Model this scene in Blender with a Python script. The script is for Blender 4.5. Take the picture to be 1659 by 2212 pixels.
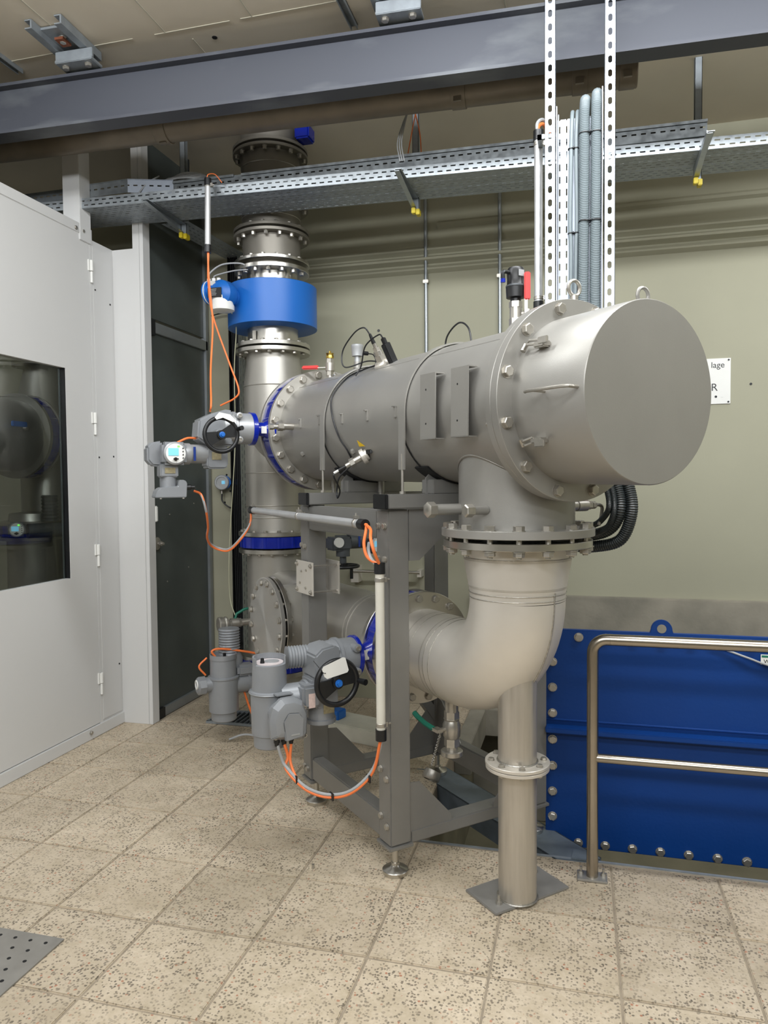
import bpy, bmesh, math, random
from mathutils import Vector, Matrix
random.seed(7)
PI = math.pi
for o in list(bpy.data.objects): bpy.data.objects.remove(o)
scene = bpy.context.scene
C = scene.collection

# ------------------------------------------------------------ camera, light, exposure
F_PX, YAW, PITCH, ROLL, EYE = 1589.95, 0.259117625, 0.0403994552, 0.00880409928, 1.65
fw = Vector((-math.sin(YAW)*math.cos(PITCH), math.cos(YAW)*math.cos(PITCH), -math.sin(PITCH)))
rt = Vector((math.cos(YAW), math.sin(YAW), 0)); dn = fw.cross(rt)
r2 = rt*math.cos(ROLL)+dn*math.sin(ROLL); d2 = -rt*math.sin(ROLL)+dn*math.cos(ROLL)
cam = bpy.data.cameras.new('camera'); camo = bpy.data.objects.new('camera', cam); C.objects.link(camo)
cam.sensor_fit = 'VERTICAL'; cam.sensor_height = 36; cam.lens = F_PX/2212*36; cam.clip_start = .05
m = Matrix.Identity(4)
for i in range(3):
    m[i][0] = r2[i]; m[i][1] = -d2[i]; m[i][2] = -fw[i]
m[0][3], m[1][3], m[2][3] = 0, 0, EYE
camo.matrix_world = m
scene.camera = camo

w = bpy.data.worlds.new('world'); scene.world = w; w.use_nodes = True
w.node_tree.nodes['Background'].inputs[0].default_value = (.6, .65, .7, 1)
w.node_tree.nodes['Background'].inputs[1].default_value = .3
def area(name, loc, sx, sy, power, col=(1, .97, .92), rot=(0, 0, 0)):
    l = bpy.data.lights.new(name, 'AREA'); l.shape = 'RECTANGLE'; l.size = sx; l.size_y = sy; l.energy = power; l.color = col
    o = bpy.data.objects.new(name, l); o.location = loc; o.rotation_euler = rot; C.objects.link(o); return o
T_ = math.radians
LC = (.955, .98, 1)
area('ceiling_or_fill_lamp', (0.8, 2.4, 3.90), 3.4, .22, 105, LC, (T_(24), 0, 0))
area('ceiling_or_fill_lamp', (-2.0, 1.9, 3.90), 1.5, .22, 30, LC, (T_(30), 0, 0))
area('ceiling_or_fill_lamp', (-.3, -.5, 3.62), 4.6, .3, 80, LC, (T_(58), 0, 0))  # added fill behind the camera, brightens wall, beam and tray from the front
area('ceiling_or_fill_lamp', (2.6, 4.6, 3.90), 1.2, .2, 26, LC, (0, 0, 0))
area('ceiling_or_fill_lamp', (-4.4, 2.6, 3.9), .2, 1.2, 24, LC, (0, 0, 0))  # added to light the twin unit behind the partition window
area('ceiling_or_fill_lamp', (.3, -2.9, 3.62), 5.4, .3, 100, LC, (T_(62), 0, 0))  # second added frontal fill, farther back and angled at the wall
scene.view_settings.view_transform = 'Standard'; scene.view_settings.look = 'None'
scene.view_settings.gamma = 1; scene.view_settings.use_curve_mapping = False
scene.view_settings.exposure = 0.15

# ------------------------------------------------------------ skid frame of reference (s along the vessel, t across, z up)
TH = math.radians(44.5)
U = Vector((-math.sin(TH), math.cos(TH), 0)); W = Vector((math.cos(TH), math.sin(TH), 0)); K = Vector((0, 0, 1))
AL = math.radians(.9); UV = U*math.cos(AL)+K*math.sin(AL); KV = W.cross(UV)
O0 = Vector((-.232, 2.887, 0))
def L(s, t, z): return O0+U*s+W*t+K*z
def V(s, t=0, z=0): return O0+K*1.93+UV*s+W*t+KV*z
def VA(s, ang, r):                                   # point on the vessel: ang from the camera side (-W) upwards
    a = math.radians(ang); return V(s, -r*math.cos(a), r*math.sin(a))

# ------------------------------------------------------------ materials
def lin(c): return tuple(((x/255)/12.92 if x/255 <= .04045 else ((x/255+.055)/1.055)**2.4) for x in c)+(1,)
MATS = {}
def mat(name, rgb, metal=0, rough=.5, var=.08, scale=6, bump=0, bscale=80, spec=.5, coat=0, rgb2=None, stretch=None, aniso=0, rvar=.0, lo=.3, hi=.7):
    if name in MATS: return MATS[name]
    mt = bpy.data.materials.new(name); mt.use_nodes = True; nt = mt.node_tree; N = nt.nodes; b = N['Principled BSDF']
    c = lin(rgb)
    b.inputs['Metallic'].default_value = metal; b.inputs['Roughness'].default_value = rough
    b.inputs['Specular IOR Level'].default_value = spec; b.inputs['Coat Weight'].default_value = coat
    tc = N.new('ShaderNodeTexCoord'); vec = tc.outputs['Object']
    if stretch:
        mp = N.new('ShaderNodeMapping'); mp.inputs['Scale'].default_value = stretch; nt.links.new(vec, mp.inputs[0]); vec = mp.outputs[0]
    n = N.new('ShaderNodeTexNoise'); n.inputs['Scale'].default_value = scale; n.inputs['Detail'].default_value = 6; nt.links.new(vec, n.inputs['Vector'])
    mr = N.new('ShaderNodeMapRange'); mr.inputs[1].default_value = lo; mr.inputs[2].default_value = hi
    nt.links.new(n.outputs['Fac'], mr.inputs[0])
    mx = N.new('ShaderNodeMix'); mx.data_type = 'RGBA'
    c2 = lin(rgb2) if rgb2 else tuple(min(1, x*(1+var)) for x in c[:3])+(1,)
    c1 = c if rgb2 else tuple(x*(1-var) for x in c[:3])+(1,)
    mx.inputs[6].default_value = c1; mx.inputs[7].default_value = c2
    nt.links.new(mr.outputs[0], mx.inputs[0]); nt.links.new(mx.outputs[2], b.inputs['Base Color'])
    if rvar:
        m2 = N.new('ShaderNodeMapRange'); m2.inputs[1].default_value = .3; m2.inputs[2].default_value = .7
        m2.inputs[3].default_value = rough-rvar; m2.inputs[4].default_value = rough+rvar
        nt.links.new(n.outputs['Fac'], m2.inputs[0]); nt.links.new(m2.outputs[0], b.inputs['Roughness'])
    if bump:
        n2 = N.new('ShaderNodeTexNoise'); n2.inputs['Scale'].default_value = bscale; nt.links.new(vec, n2.inputs['Vector'])
        bp = N.new('ShaderNodeBump'); bp.inputs['Strength'].default_value = bump; bp.inputs['Distance'].default_value = .004
        nt.links.new(n2.outputs['Fac'], bp.inputs['Height']); nt.links.new(bp.outputs[0], b.inputs['Normal'])
    if aniso:
        b.inputs['Anisotropic'].default_value = aniso
        tg = N.new('ShaderNodeTangent'); tg.direction_type = 'RADIAL'; tg.axis = 'Z'; nt.links.new(tg.outputs[0], b.inputs['Tangent'])
    MATS[name] = mt; return mt
BLAST = mat('bead_blasted_steel', (158, 156, 151), .55, .42, .05, 3, .05, 300)
BLAST2 = mat('pickled_steel', (214, 209, 200), .5, .40, .07, 3, .03, 200, rvar=.06)
PIPE = mat('satin_stainless_pipe', (176, 173, 166), .65, .40, .07, 4, .02, 200, rvar=.07)
SHADEP = mat('shade_darkened_stainless', (128, 124, 116), .6, .5, .08, 4)  # matte steel, its colour darkened to hold the shade high on the riser
FLG = mat('machined_flange', (196, 193, 186), 1, .30, .04, 8)
RAD = mat('turned_blind_flange', (184, 182, 177), .75, .38, .03, 5, aniso=.85)
BOLT = mat('stainless_bolt', (178, 174, 166), .8, .36, .1, 40)
WELD = mat('weld_bead', (176, 173, 166), .9, .4, .2, 80, .4, 150)
FRAME = mat('frame_steel', (136, 135, 132), .5, .45, .06, 4, .03, 250)
BLUE = mat('valve_blue_enamel', (8, 34, 150), 0, .22, .1, 6, coat=.3)
MBLUE = mat('flow_meter_blue', (24, 100, 184), 0, .42, .03, 4)
TBLUE = mat('plate_blue_paint', (0, 52, 118), 0, .55, .06, 3, .15, 60, spec=.3)
GREY = mat('actuator_grey_paint', (140, 143, 147), .25, .4, .04, 12, .05, 200)
DGREY = mat('dark_grey_casting', (82, 86, 90), .2, .45, .08, 12)
LGREY = mat('light_cast_grey', (172, 174, 176), .4, .4, .05, 12)
BLACK = mat('black_plastic', (20, 21, 23), 0, .4, .1, 20)
RUB = mat('black_rubber', (16, 17, 19), 0, .65, .1, 20)
WHITE = mat('white_plastic', (226, 226, 222), 0, .5, .02, 10)
WCOND = mat('white_conduit', (206, 203, 192), 0, .45, .04, 10)
SILC = mat('aluminium_conduit', (196, 197, 198), .6, .4, .05, 10)
ORG = mat('orange_cable', (236, 122, 62), 0, .5, .04, 20)
GRC = mat('grey_cable', (160, 162, 164), 0, .5, .04, 20)
BKC = mat('black_cable', (26, 27, 30), 0, .45, .04, 20)
RED = mat('red_lever', (206, 38, 34), 0, .4, .05, 20)
GRN = mat('green_lever', (12, 104, 84), 0, .5, .08, 40)
YEL = mat('yellow_cap', (196, 176, 30), 0, .5, .08, 20)
BRASS = mat('brass', (190, 160, 80), 1, .3, .08, 20)
GALV = mat('galvanised_steel', (158, 164, 168), .7, .38, .12, 30, rvar=.08)
GALVD = mat('dull_galvanised_steel', (150, 157, 163), .5, .5, .12, 18)
STRUT = mat('bright_galvanised_channel', (158, 165, 176), .6, .40, .05, 20)
BEAM = mat('grey_beam_paint', (70, 73, 82), .05, .6, .08, 2.2, rgb2=(112, 116, 120), stretch=(.6, 1, 1.6), lo=.50, hi=.72)
DUCT = mat('brown_primed_pipe', (122, 112, 97), .3, .45, .15, 6)
PANEL = mat('white_sheet_panel', (206, 206, 205), 0, .42, .01, 2)
ALU = mat('aluminium_profile', (150, 155, 158), .6, .4, .05, 10)
DARKP = mat('dark_sheet', (78, 84, 82), 0, .42, .18, 2.5, rgb2=(64, 70, 68))
HOSE = mat('grey_corrugated_hose', (112, 122, 126), 0, .4, .04, 20)
HOSED = mat('dark_corrugated_hose', (40, 46, 48), 0, .4, .04, 20)
DISP = mat('screen', (90, 180, 220), 0, .3, .02, 20)
CONC = mat('olive_painted_concrete', (160, 158, 138), 0, .75, .05, 1.2, .12, 18)
CEIL = mat('ceiling_painted_concrete', (214, 205, 188), 0, .8, .05, 1.5, .15, 14)
RAWC = mat('bare_concrete', (118, 115, 104), 0, .85, .1, 3, .3, 40, rgb2=(156, 150, 136))
PITC = mat('pit_concrete', (104, 100, 80), 0, .9, .1, 3, .3, 40, rgb2=(128, 122, 100))
GROUT = mat('grout', (150, 138, 120), 0, .9, .15, 20, .2, 100)
SEAM = mat('filled_seam', (186, 182, 166), 0, .8, .05, 10)
SS = mat('brushed_handrail', (168, 160, 148), 1, .27, .05, 10)
NPLT = mat('name_plate', (160, 150, 120), .3, .4, .2, 60)
DKMET = mat('black_steel', (34, 36, 38), .3, .45, .1, 20)

def emis(name, rgb, st):
    mt = bpy.data.materials.new(name); mt.use_nodes = True; b = mt.node_tree.nodes['Principled BSDF']
    b.inputs['Base Color'].default_value = lin(rgb); b.inputs['Emission Color'].default_value = lin(rgb); b.inputs['Emission Strength'].default_value = st
    b.inputs['Roughness'].default_value = .3; return mt
LCD = emis('lcd_screen', (120, 190, 222), .45); LED = emis('green_led', (120, 255, 90), 1.0)
def glass():
    mt = bpy.data.materials.new('tinted_glass'); mt.use_nodes = True; nt = mt.node_tree; b = nt.nodes['Principled BSDF']
    b.inputs['Base Color'].default_value = (.75, .8, .78, 1); b.inputs['Transmission Weight'].default_value = 1; b.inputs['Roughness'].default_value = .01; b.inputs['IOR'].default_value = 1.5
    return mt
GLASS = glass()

def tile_mat():
    mt = bpy.data.materials.new('washed_terrazzo'); mt.use_nodes = True; nt = mt.node_tree; N = nt.nodes; lk = nt.links; b = N['Principled BSDF']
    g = N.new('ShaderNodeNewGeometry'); pos = g.outputs['Position']; oi = N.new('ShaderNodeObjectInfo')
    def noise(sc, det=4, off=None):
        n = N.new('ShaderNodeTexNoise'); n.inputs['Scale'].default_value = sc; n.inputs['Detail'].default_value = det; lk.new(pos, n.inputs['Vector']); return n
    def ramp(src, p0, p1, c0, c1):
        r = N.new('ShaderNodeValToRGB'); r.color_ramp.elements[0].position = p0; r.color_ramp.elements[1].position = p1
        r.color_ramp.elements[0].color = c0; r.color_ramp.elements[1].color = c1; lk.new(src, r.inputs[0]); return r
    def mixc(f, a, bb, typ='MIX'):
        m_ = N.new('ShaderNodeMix'); m_.data_type = 'RGBA'; m_.blend_type = typ
        for v, i in ((f, 0), (a, 6), (bb, 7)):
            if hasattr(v, 'links'): lk.new(v, m_.inputs[i])
            else: m_.inputs[i].default_value = v
        return m_.outputs[2]
    base = ramp(noise(2.2, 5).outputs['Fac'], .35, .7, lin((190, 176, 154)), lin((209, 195, 173))).outputs[0]
    hv = N.new('ShaderNodeHueSaturation'); lk.new(base, hv.inputs['Color'])
    mr = N.new('ShaderNodeMapRange'); mr.inputs[3].default_value = .88; mr.inputs[4].default_value = 1.08; lk.new(oi.outputs['Random'], mr.inputs[0]); lk.new(mr.outputs[0], hv.inputs['Value'])
    col = hv.outputs[0]
    gr = ramp(noise(60, 6).outputs['Fac'], .42, .6, (0, 0, 0, 1), (1, 1, 1, 1))
    col = mixc(gr.outputs[0], mixc(.16, col, lin((150, 134, 104))), col)
    v = N.new('ShaderNodeTexVoronoi'); v.inputs['Scale'].default_value = 95; v.inputs['Randomness'].default_value = 1
    ns = noise(70, 2); mv = N.new('ShaderNodeVectorMath'); mv.operation = 'MULTIPLY_ADD'; mv.inputs[1].default_value = (.012,)*3
    lk.new(ns.outputs['Color'], mv.inputs[0]); lk.new(pos, mv.inputs[2]); lk.new(mv.outputs[0], v.inputs['Vector'])
    sepc = N.new('ShaderNodeSeparateColor'); lk.new(v.outputs['Color'], sepc.inputs[0])
    pick = ramp(sepc.outputs[0], .56, .60, (1, 1, 1, 1), (0, 0, 0, 1)); dist = ramp(v.outputs['Distance'], .36, .52, (1, 1, 1, 1), (0, 0, 0, 1))
    dens = ramp(noise(5, 4).outputs['Fac'], .34, .6, (.35, .35, .35, 1), (1, 1, 1, 1))
    k = mixc(1., pick.outputs[0], dist.outputs[0], 'MULTIPLY'); k = mixc(1., k, dens.outputs[0], 'MULTIPLY')
    k = mixc(1., k, (.85, .85, .85, 1), 'MULTIPLY')
    spk = ramp(sepc.outputs[1], .0, 1, lin((84, 77, 68)), lin((118, 102, 84)))
    spk.color_ramp.interpolation = 'CONSTANT'; e = spk.color_ramp.elements.new(.93); e.color = lin((165, 100, 72)); e2 = spk.color_ramp.elements.new(.4); e2.color = lin((112, 101, 87))
    col = mixc(k, col, spk.outputs[0])
    bl = ramp(noise(13, 3).outputs['Fac'], .35, .65, (.90, .89, .87, 1), (1.03, 1.03, 1.04, 1)); col = mixc(1., col, bl.outputs[0], 'MULTIPLY')
    st = ramp(noise(1.3, 6).outputs['Fac'], .5, .72, (0, 0, 0, 1), (.42, .42, .42, 1))
    col = mixc(st.outputs[0], col, lin((132, 122, 98)))
    lk.new(col, b.inputs['Base Color']); b.inputs['Roughness'].default_value = .55
    bp = N.new('ShaderNodeBump'); bp.inputs['Strength'].default_value = .25; bp.inputs['Distance'].default_value = .002
    lk.new(gr.outputs[0], bp.inputs['Height']); lk.new(bp.outputs[0], b.inputs['Normal'])
    return mt
TILE = tile_mat()

# ------------------------------------------------------------ mesh tools
def basis(ax, up=None):
    z = Vector(ax).normalized()
    if up is None: up = K if abs(z.z) < .9 else Vector((1, 0, 0))
    x = (Vector(up)-z*Vector(up).dot(z)).normalized(); y = z.cross(x)
    return x, y, z
class MB:
    def __init__(s): s.v = []; s.f = []
    def add(s, vs, fs):
        n = len(s.v); s.v += [Vector(q) for q in vs]; s.f += [tuple(i+n for i in f) for f in fs]; return s
    def box(s, c, d, ax=None):
        x, y, z = ax or (Vector((1, 0, 0)), Vector((0, 1, 0)), K)
        c = Vector(c); x = x*d[0]/2; y = y*d[1]/2; z = z*d[2]/2
        vs = [c+x*i+y*j+z*k for k in (-1, 1) for j in (-1, 1) for i in (-1, 1)]
        return s.add(vs, [(0, 2, 3, 1), (4, 5, 7, 6), (0, 1, 5, 4), (2, 6, 7, 3), (0, 4, 6, 2), (1, 3, 7, 5)])
    def bx(s, a, b):                                   # world box by two corners
        a = Vector(a); b = Vector(b); return s.box((a+b)/2, [abs(q) for q in (b-a)])
    def lathe(s, o, ax, prof, n=32, up=None, closed=False, phase=0):
        x, y, z = basis(ax, up); o = Vector(o); base = len(s.v)
        for h, r in prof:
            for i in range(n):
                a = 2*PI*i/n+phase; s.v.append(o+z*h+(x*math.cos(a)+y*math.sin(a))*r)
        m_ = len(prof)
        for k in range(m_ if closed else m_-1):
            k2 = (k+1) % m_
            for i in range(n):
                j = (i+1) % n; s.f.append((base+k*n+i, base+k*n+j, base+k2*n+j, base+k2*n+i))
        if not closed:
            s.f.append(tuple(base+i for i in reversed(range(n)))); s.f.append(tuple(base+(m_-1)*n+i for i in range(n)))
        return s
    def cyl(s, a, b, r, r1=None, n=32, ch=0):
        a = Vector(a); b = Vector(b); h = (b-a).length; r1 = r if r1 is None else r1
        p = [(0, r), (h, r1)] if not ch else [(0, r-ch), (ch, r), (h-ch, r1), (h, r1-ch)]
        return s.lathe(a, b-a, p, n)
    def ring(s, c, ax, ro, ri, th, n=48):               # annular disc centred on c, from -th/2 to th/2
        e = min(.0015, th/6)
        return s.lathe(c, ax, [(-th/2, ri), (-th/2, ro-e), (-th/2+e, ro), (th/2-e, ro), (th/2, ro-e), (th/2, ri)], n, closed=True)
    def tube(s, pts, r, n=8, rad=None, caps=True):
        pts = [Vector(p) for p in pts]; base = len(s.v); m_ = len(pts); up = None
        for i, p in enumerate(pts):
            t = (pts[min(i+1, m_-1)]-pts[max(i-1, 0)]).normalized()
            if up is None: up = K if abs(t.z) < .9 else Vector((1, 0, 0))
            x = (up-t*up.dot(t)).normalized(); up = x; y = t.cross(x); rr = rad(i) if rad else r
            for k in range(n):
                a = 2*PI*k/n; s.v.append(p+(x*math.cos(a)+y*math.sin(a))*rr)
        for i in range(m_-1):
            for k in range(n):
                j = (k+1) % n; s.f.append((base+i*n+k, base+i*n+j, base+(i+1)*n+j, base+(i+1)*n+k))
        if caps: s.f.append(tuple(base+i for i in reversed(range(n)))); s.f.append(tuple(base+(m_-1)*n+i for i in range(n)))
        return s
    def prism(s, pts, d):                              # polygon extruded by vector d
        pts = [Vector(p) for p in pts]; n = len(pts); d = Vector(d)
        return s.add(pts+[p+d for p in pts], [tuple(reversed(range(n))), tuple(range(n, 2*n))]+[(i, (i+1) % n, (i+1) % n+n, i+n) for i in range(n)])
    def torus(s, c, ax, R_, r, n=28, k=8):
        x, y, z = basis(ax); c = Vector(c); base = len(s.v)
        for i in range(n):
            a = 2*PI*i/n; dd = x*math.cos(a)+y*math.sin(a)
            for j in range(k):
                b = 2*PI*j/k; s.v.append(c+dd*(R_+r*math.cos(b))+z*r*math.sin(b))
        for i in range(n):
            for j in range(k):
                s.f.append((base+i*k+j, base+((i+1) % n)*k+j, base+((i+1) % n)*k+(j+1) % k, base+i*k+(j+1) % k))
        return s
    def mesh(s, name, material, off=Vector(), bevel=0, sharp=38):
        me = bpy.data.meshes.new(name); me.from_pydata([tuple(q-off) for q in s.v], [], s.f)
        bm = bmesh.new(); bm.from_mesh(me); bmesh.ops.recalc_face_normals(bm, faces=bm.faces)
        if bevel: bmesh.ops.bevel(bm, geom=[e for e in bm.edges if e.is_manifold and e.calc_face_angle(0) > .7], offset=bevel, segments=2, affect='EDGES', clamp_overlap=True)
        bm.to_mesh(me); bm.free()
        me.shade_smooth(); me.set_sharp_from_angle(angle=math.radians(sharp)); me.materials.append(material)
        return me
WL = {}
def wloc(o): return WL.get(o.name, Vector()) if o else Vector()
def thing(name, label, cat, loc=(0, 0, 0), group=None):
    o = bpy.data.objects.new(name, None); C.objects.link(o); o.location = loc; o.empty_display_size = .05
    o['label'] = label; o['category'] = cat
    if group: o['group'] = group
    WL[o.name] = Vector(loc); return o
def part(name, mb, material, parent=None, label=None, bevel=0, sharp=38, kind=None):
    me = mb.mesh(name, material, wloc(parent), bevel, sharp)
    o = bpy.data.objects.new(name, me); C.objects.link(o); o.parent = parent; WL[o.name] = wloc(parent)
    if label: o['label'] = label
    if kind: o['kind'] = kind
    return o
def solo(name, mb, material, label, cat, group=None, bevel=0):     # a thing that is one mesh, its origin at its own middle
    c = sum(mb.v, Vector())/len(mb.v); me = mb.mesh(name, material, c, bevel)
    o = bpy.data.objects.new(name, me); C.objects.link(o); o.location = c; WL[o.name] = c
    o['label'] = label; o['category'] = cat
    if group: o['group'] = group
    return o
def struct(name, mb, material, parent=None, bevel=0):
    o = part(name, mb, material, parent, bevel=bevel)
    if not parent: o['kind'] = 'structure'
    return o
def inst(name, me, parent, pos, ax, up=None, label=None):
    x, y, z = basis(ax, up); mm = Matrix.Identity(4)
    for i in range(3): mm[i][0] = x[i]; mm[i][1] = y[i]; mm[i][2] = z[i]
    mm.translation = Vector(pos)-wloc(parent)
    o = bpy.data.objects.new(name, me); C.objects.link(o); o.parent = parent; o.matrix_basis = mm
    if label: o['label'] = label
    return o
def catmull(pts, k=8):
    P = [Vector(p) for p in pts]; P = [P[0]*2-P[1]]+P+[P[-1]*2-P[-2]]; out = []
    for i in range(1, len(P)-2):
        a, b, c, d = P[i-1:i+3]
        for j in range(k):
            t = j/k; out.append(.5*((2*b)+(c-a)*t+(2*a-5*b+4*c-d)*t*t+(-a+3*b-3*c+d)*t**3))
    out.append(P[-2]); return out
BC = {}
def boltmesh(r, h, nut=0, material=None):               # hex head with washer at z=0 looking along +z; with nut: also a nut on the far side
    key = (r, h, nut)
    if key in BC: return BC[key]
    mb = MB(); z0 = Vector()
    mb.lathe(z0, K, [(0, r*1.15), (h*.14, r*1.15)], 14)
    mb.lathe(z0, K, [(h*.14, r), (h*.9, r), (h, r*.84)], 6)
    if nut:
        mb.cyl((0, 0, -nut-h*1.3), (0, 0, 0), r*.52, n=8)
        mb.lathe(z0, K, [(-nut-h, r*.9), (-nut-h*.85, r), (-nut-h*.15, r)], 6); mb.lathe(z0, K, [(-nut-h*.15, r*1.15), (-nut, r*1.15)], 14)
    BC[key] = mb.mesh('bolt', material or BOLT, sharp=25); return BC[key]
def bolts(parent, c, ax, R_, n, r, h, nut=0, phase=0, keep=None, up=None):
    x, y, z = basis(ax, up); me = boltmesh(r, h, nut)
    for i in range(n):
        a = 2*PI*i/n+phase; p = Vector(c)+(x*math.cos(a)+y*math.sin(a))*R_
        if keep and not keep(p): continue
        inst('bolt', me, parent, p, z, up=(x*math.cos(a+.3*i)+y*math.sin(a+.3*i)))
def sphere(mb, c, r, n=16, m_=8, sz=1):
    return mb.lathe(Vector(c)-K*r*sz, K, [(r*sz*(1-math.cos(PI*k/m_)), max(1e-4, r*math.sin(PI*k/m_))) for k in range(m_+1)], n)

# slotted sheet in plane (x,y) at thickness z: strips between rows, boxes between slots
def slotted(mb, o, ex, ey, ln, h, th, rows, pitch, slot, sh, stagger=True):
    ez = ex.cross(ey); o = Vector(o); ys = [0]
    for r_ in rows: ys += [r_-sh/2, r_+sh/2]
    ys.append(h)
    for i in range(0, len(ys), 2):
        mb.box(o+ex*ln/2+ey*(ys[i]+ys[i+1])/2, (ln, ys[i+1]-ys[i], th), (ex, ey, ez))
    for k, r_ in enumerate(rows):
        x = -pitch*.5*(k % 2) if stagger else 0
        while x < ln:
            a = max(0, x); b = min(ln, x+pitch-slot)
            if b > a: mb.box(o+ex*(a+b)/2+ey*r_, (b-a, sh, th), (ex, ey, ez))
            x += pitch
    return mb
# one cell of channel with a rounded slot through it
def slotcell(mb, o, ex, ey, w_, h_, sw, sl, th):
    ez = ex.cross(ey); n = 16; inner = []; outer = []
    for i in range(n):
        a = 2*PI*(i+.5)/n; cx = math.cos(a); cy = math.sin(a)
        inner.append((sw/2*cx, sw/2*cy+(sl-sw)/2*(1 if cy > 0 else -1)))
        k = min(w_/2/abs(cx), h_/2/abs(cy)); outer.append((cx*k, cy*k))
    # snap nearest ring vertices to the four corners
    for sx in (-1, 1):
        for sy in (-1, 1):
            j = min(range(n), key=lambda q: (outer[q][0]-sx*w_/2)**2+(outer[q][1]-sy*h_/2)**2); outer[j] = (sx*w_/2, sy*h_/2)
    vs = [o+ex*a+ey*b+ez*z_ for z_ in (0, th) for ring in (inner, outer) for a, b in ring]
    fs = []
    for i in range(n):
        j = (i+1) % n
        fs += [(i, j, n+j, n+i), (2*n+i, 3*n+i, 3*n+j, 2*n+j), (i, 2*n+i, 2*n+j, j)]
    mb.add(vs, fs)

# ================================================================= THE SETTING
PX0, PY0, PY1 = -.745, 3.25, 5.37                      # pit edges
floor = bpy.data.objects.new('floor', None)
fl = MB(); fl.bx((-7, -4, -.2), (4, PY0, -.0045)); fl.bx((-7, PY0, -.2), (PX0, PY1, -.0045))
floor = struct('floor', fl, GROUT)
TS, OX, OY = .4220, -1.5539, 2.8160
tiles = 0
def clipx(a, b, lo, hi): return max(a, lo), min(b, hi)
for i in range(-4, 7):
    for j in range(-4, 7):
        x0 = OX+TS*i+.0042; x1 = OX+TS*(i+1)-.0042; y0 = OY+TS*j+.0042; y1 = OY+TS*(j+1)-.0042
        x0, x1 = clipx(x0, x1, -3.055, 3.9); 
        y0, y1 = clipx(y0, y1, 0, 5.36)
        rects = []
        if x1-x0 < .03 or y1-y0 < .03: continue
        if y0 > 4.42: x0 = max(x0, -2.85)
        if x1-x0 < .03: continue
        if x1 > PX0 and y1 > PY0-.002:
            if y0 < PY0-.03: rects.append((x0, x1, y0, PY0-.004))
            if x0 < PX0-.03: rects.append((x0, PX0-.004, max(y0, PY0-.004) if y0 < PY0-.03 else y0, y1))
        else: rects.append((x0, x1, y0, y1))
        for a, b, c, d in rects:
            z = random.uniform(-.0012, .0006); mb = MB(); mb.bx((a, c, -.03), (b, d, z)); cz = Vector(((a+b)/2, (c+d)/2, 0))
            me = mb.mesh('tile', TILE, cz, bevel=.003); o = bpy.data.objects.new('tile', me); C.objects.link(o); o.location = cz; o.parent = floor
            o.rotation_euler = (random.uniform(-.0016, .0016), random.uniform(-.0016, .0016), 0)
mb = MB(); mb.bx((PX0-.2, PY0, -.9), (4, PY1+.2, -.8)); mb.bx((PX0-.15, PY0-.15, -.85), (4, PY0, -.2)); mb.bx((PX0-.15, PY0, -.85), (PX0, PY1, -.2))
mb.bx((PX0-.004, PY0, -.2), (PX0+.0, PY1, -.02)); mb.bx((PX0, PY0-.004, -.2), (4, PY0, -.02))
pit = struct('floor_pit', mb, PITC)
# steel-edged kerb round the far left corner of the pit
mb = MB(); mb.bx((-.745, 4.45, -.16), (-.64, 5.30, .03)); mb.bx((-.745, 5.18, -.16), (1.4, 5.30, .03))
struct('trim_1', mb, RAWC, bevel=.004)
mb = MB(); mb.bx((PX0, PY0, -.03), (3.9, PY0+.012, .001)); struct('trim_2', mb, GALVD)
mb = MB(); mb.bx((-7, 5.37, -.9), (4, 5.57, 4.0)); wall = struct('wall_back', mb, CONC)
mb = MB(); mb.bx((-.75, 5.31, -.8), (4, 5.375, .835)); struct('trim_3', mb, RAWC, bevel=.006)
for i, (z, d, h) in enumerate(((3.345, .030, .012), (3.275, .045, .016), (3.205, .03, .012), (3.52, .02, .02))):
    mb = MB(); x0 = -1.0 if i == 3 else -2.6
    mb.prism([(x0, 5.372, z+.03), (x0, 5.372, z-.03), (x0, 5.37-d, z-h/2), (x0, 5.37-d, z+h/2)], (6.5 if i < 3 else 4.9, 0, 0)); struct('trim_%d' % (i+4), mb, CONC)
mb = MB(); mb.bx((4, -4, -.2), (4.2, 5.57, 4)); struct('wall_right', mb, CONC)
mb = MB(); mb.bx((-7.2, -4, -.2), (-7, 5.57, 4)); struct('wall_far_left', mb, CONC)
mb = MB(); mb.bx((-7.2, -4.2, -.2), (4.2, -4, 4)); struct('wall_front', mb, CONC)
mb = MB(); mb.bx((-7.2, -4.2, 4.0), (4.2, 5.57, 4.2)); ceil = struct('ceiling', mb, CEIL)
mb = MB()
def sm(x0, y0, x1, y1): mb.bx((x0, y0, 3.9975), (x1, y1, 4.001))
for a, b in ((-3.4, -2.28), (-2.15, -1.72), (-1.66, -1.1), (-1.02, -.2)): sm(a, 3.512, b, 3.518)
for x, y0, y1 in ((-2.09, 3.05, 3.51), (-1.98, 3.60, 3.9), (-1.6, 2.6, 3.51), (-2.62, 2.4, 3.51), (-.9, 2.9, 3.51), (-.36, 3.3, 3.8), (-.02, 3.0, 3.6)): sm(x, y0, x+.006, y1)
part('seam', mb, SEAM, ceil)
part('anchor_hole', MB().cyl((-1.86, 3.62, 3.997), (-1.86, 3.62, 4.0), .014, n=14), BLACK, ceil)
part('anchor_hole', MB().cyl((-1.452, 5.366, 2.785), (-1.452, 5.372, 2.785), .010, n=12), BLACK, wall)
for x, z in ((-2.60, 2.02), (-2.585, 1.52), (-2.72, 1.72), (-2.74, 1.50), (-.52, 1.18), (-.55, 1.35), (1.10, 2.28), (-2.69, 1.59)):
    part('anchor_hole', MB().cyl((x, 5.366, z), (x, 5.372, z), .008, n=10), DKMET, wall)
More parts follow.
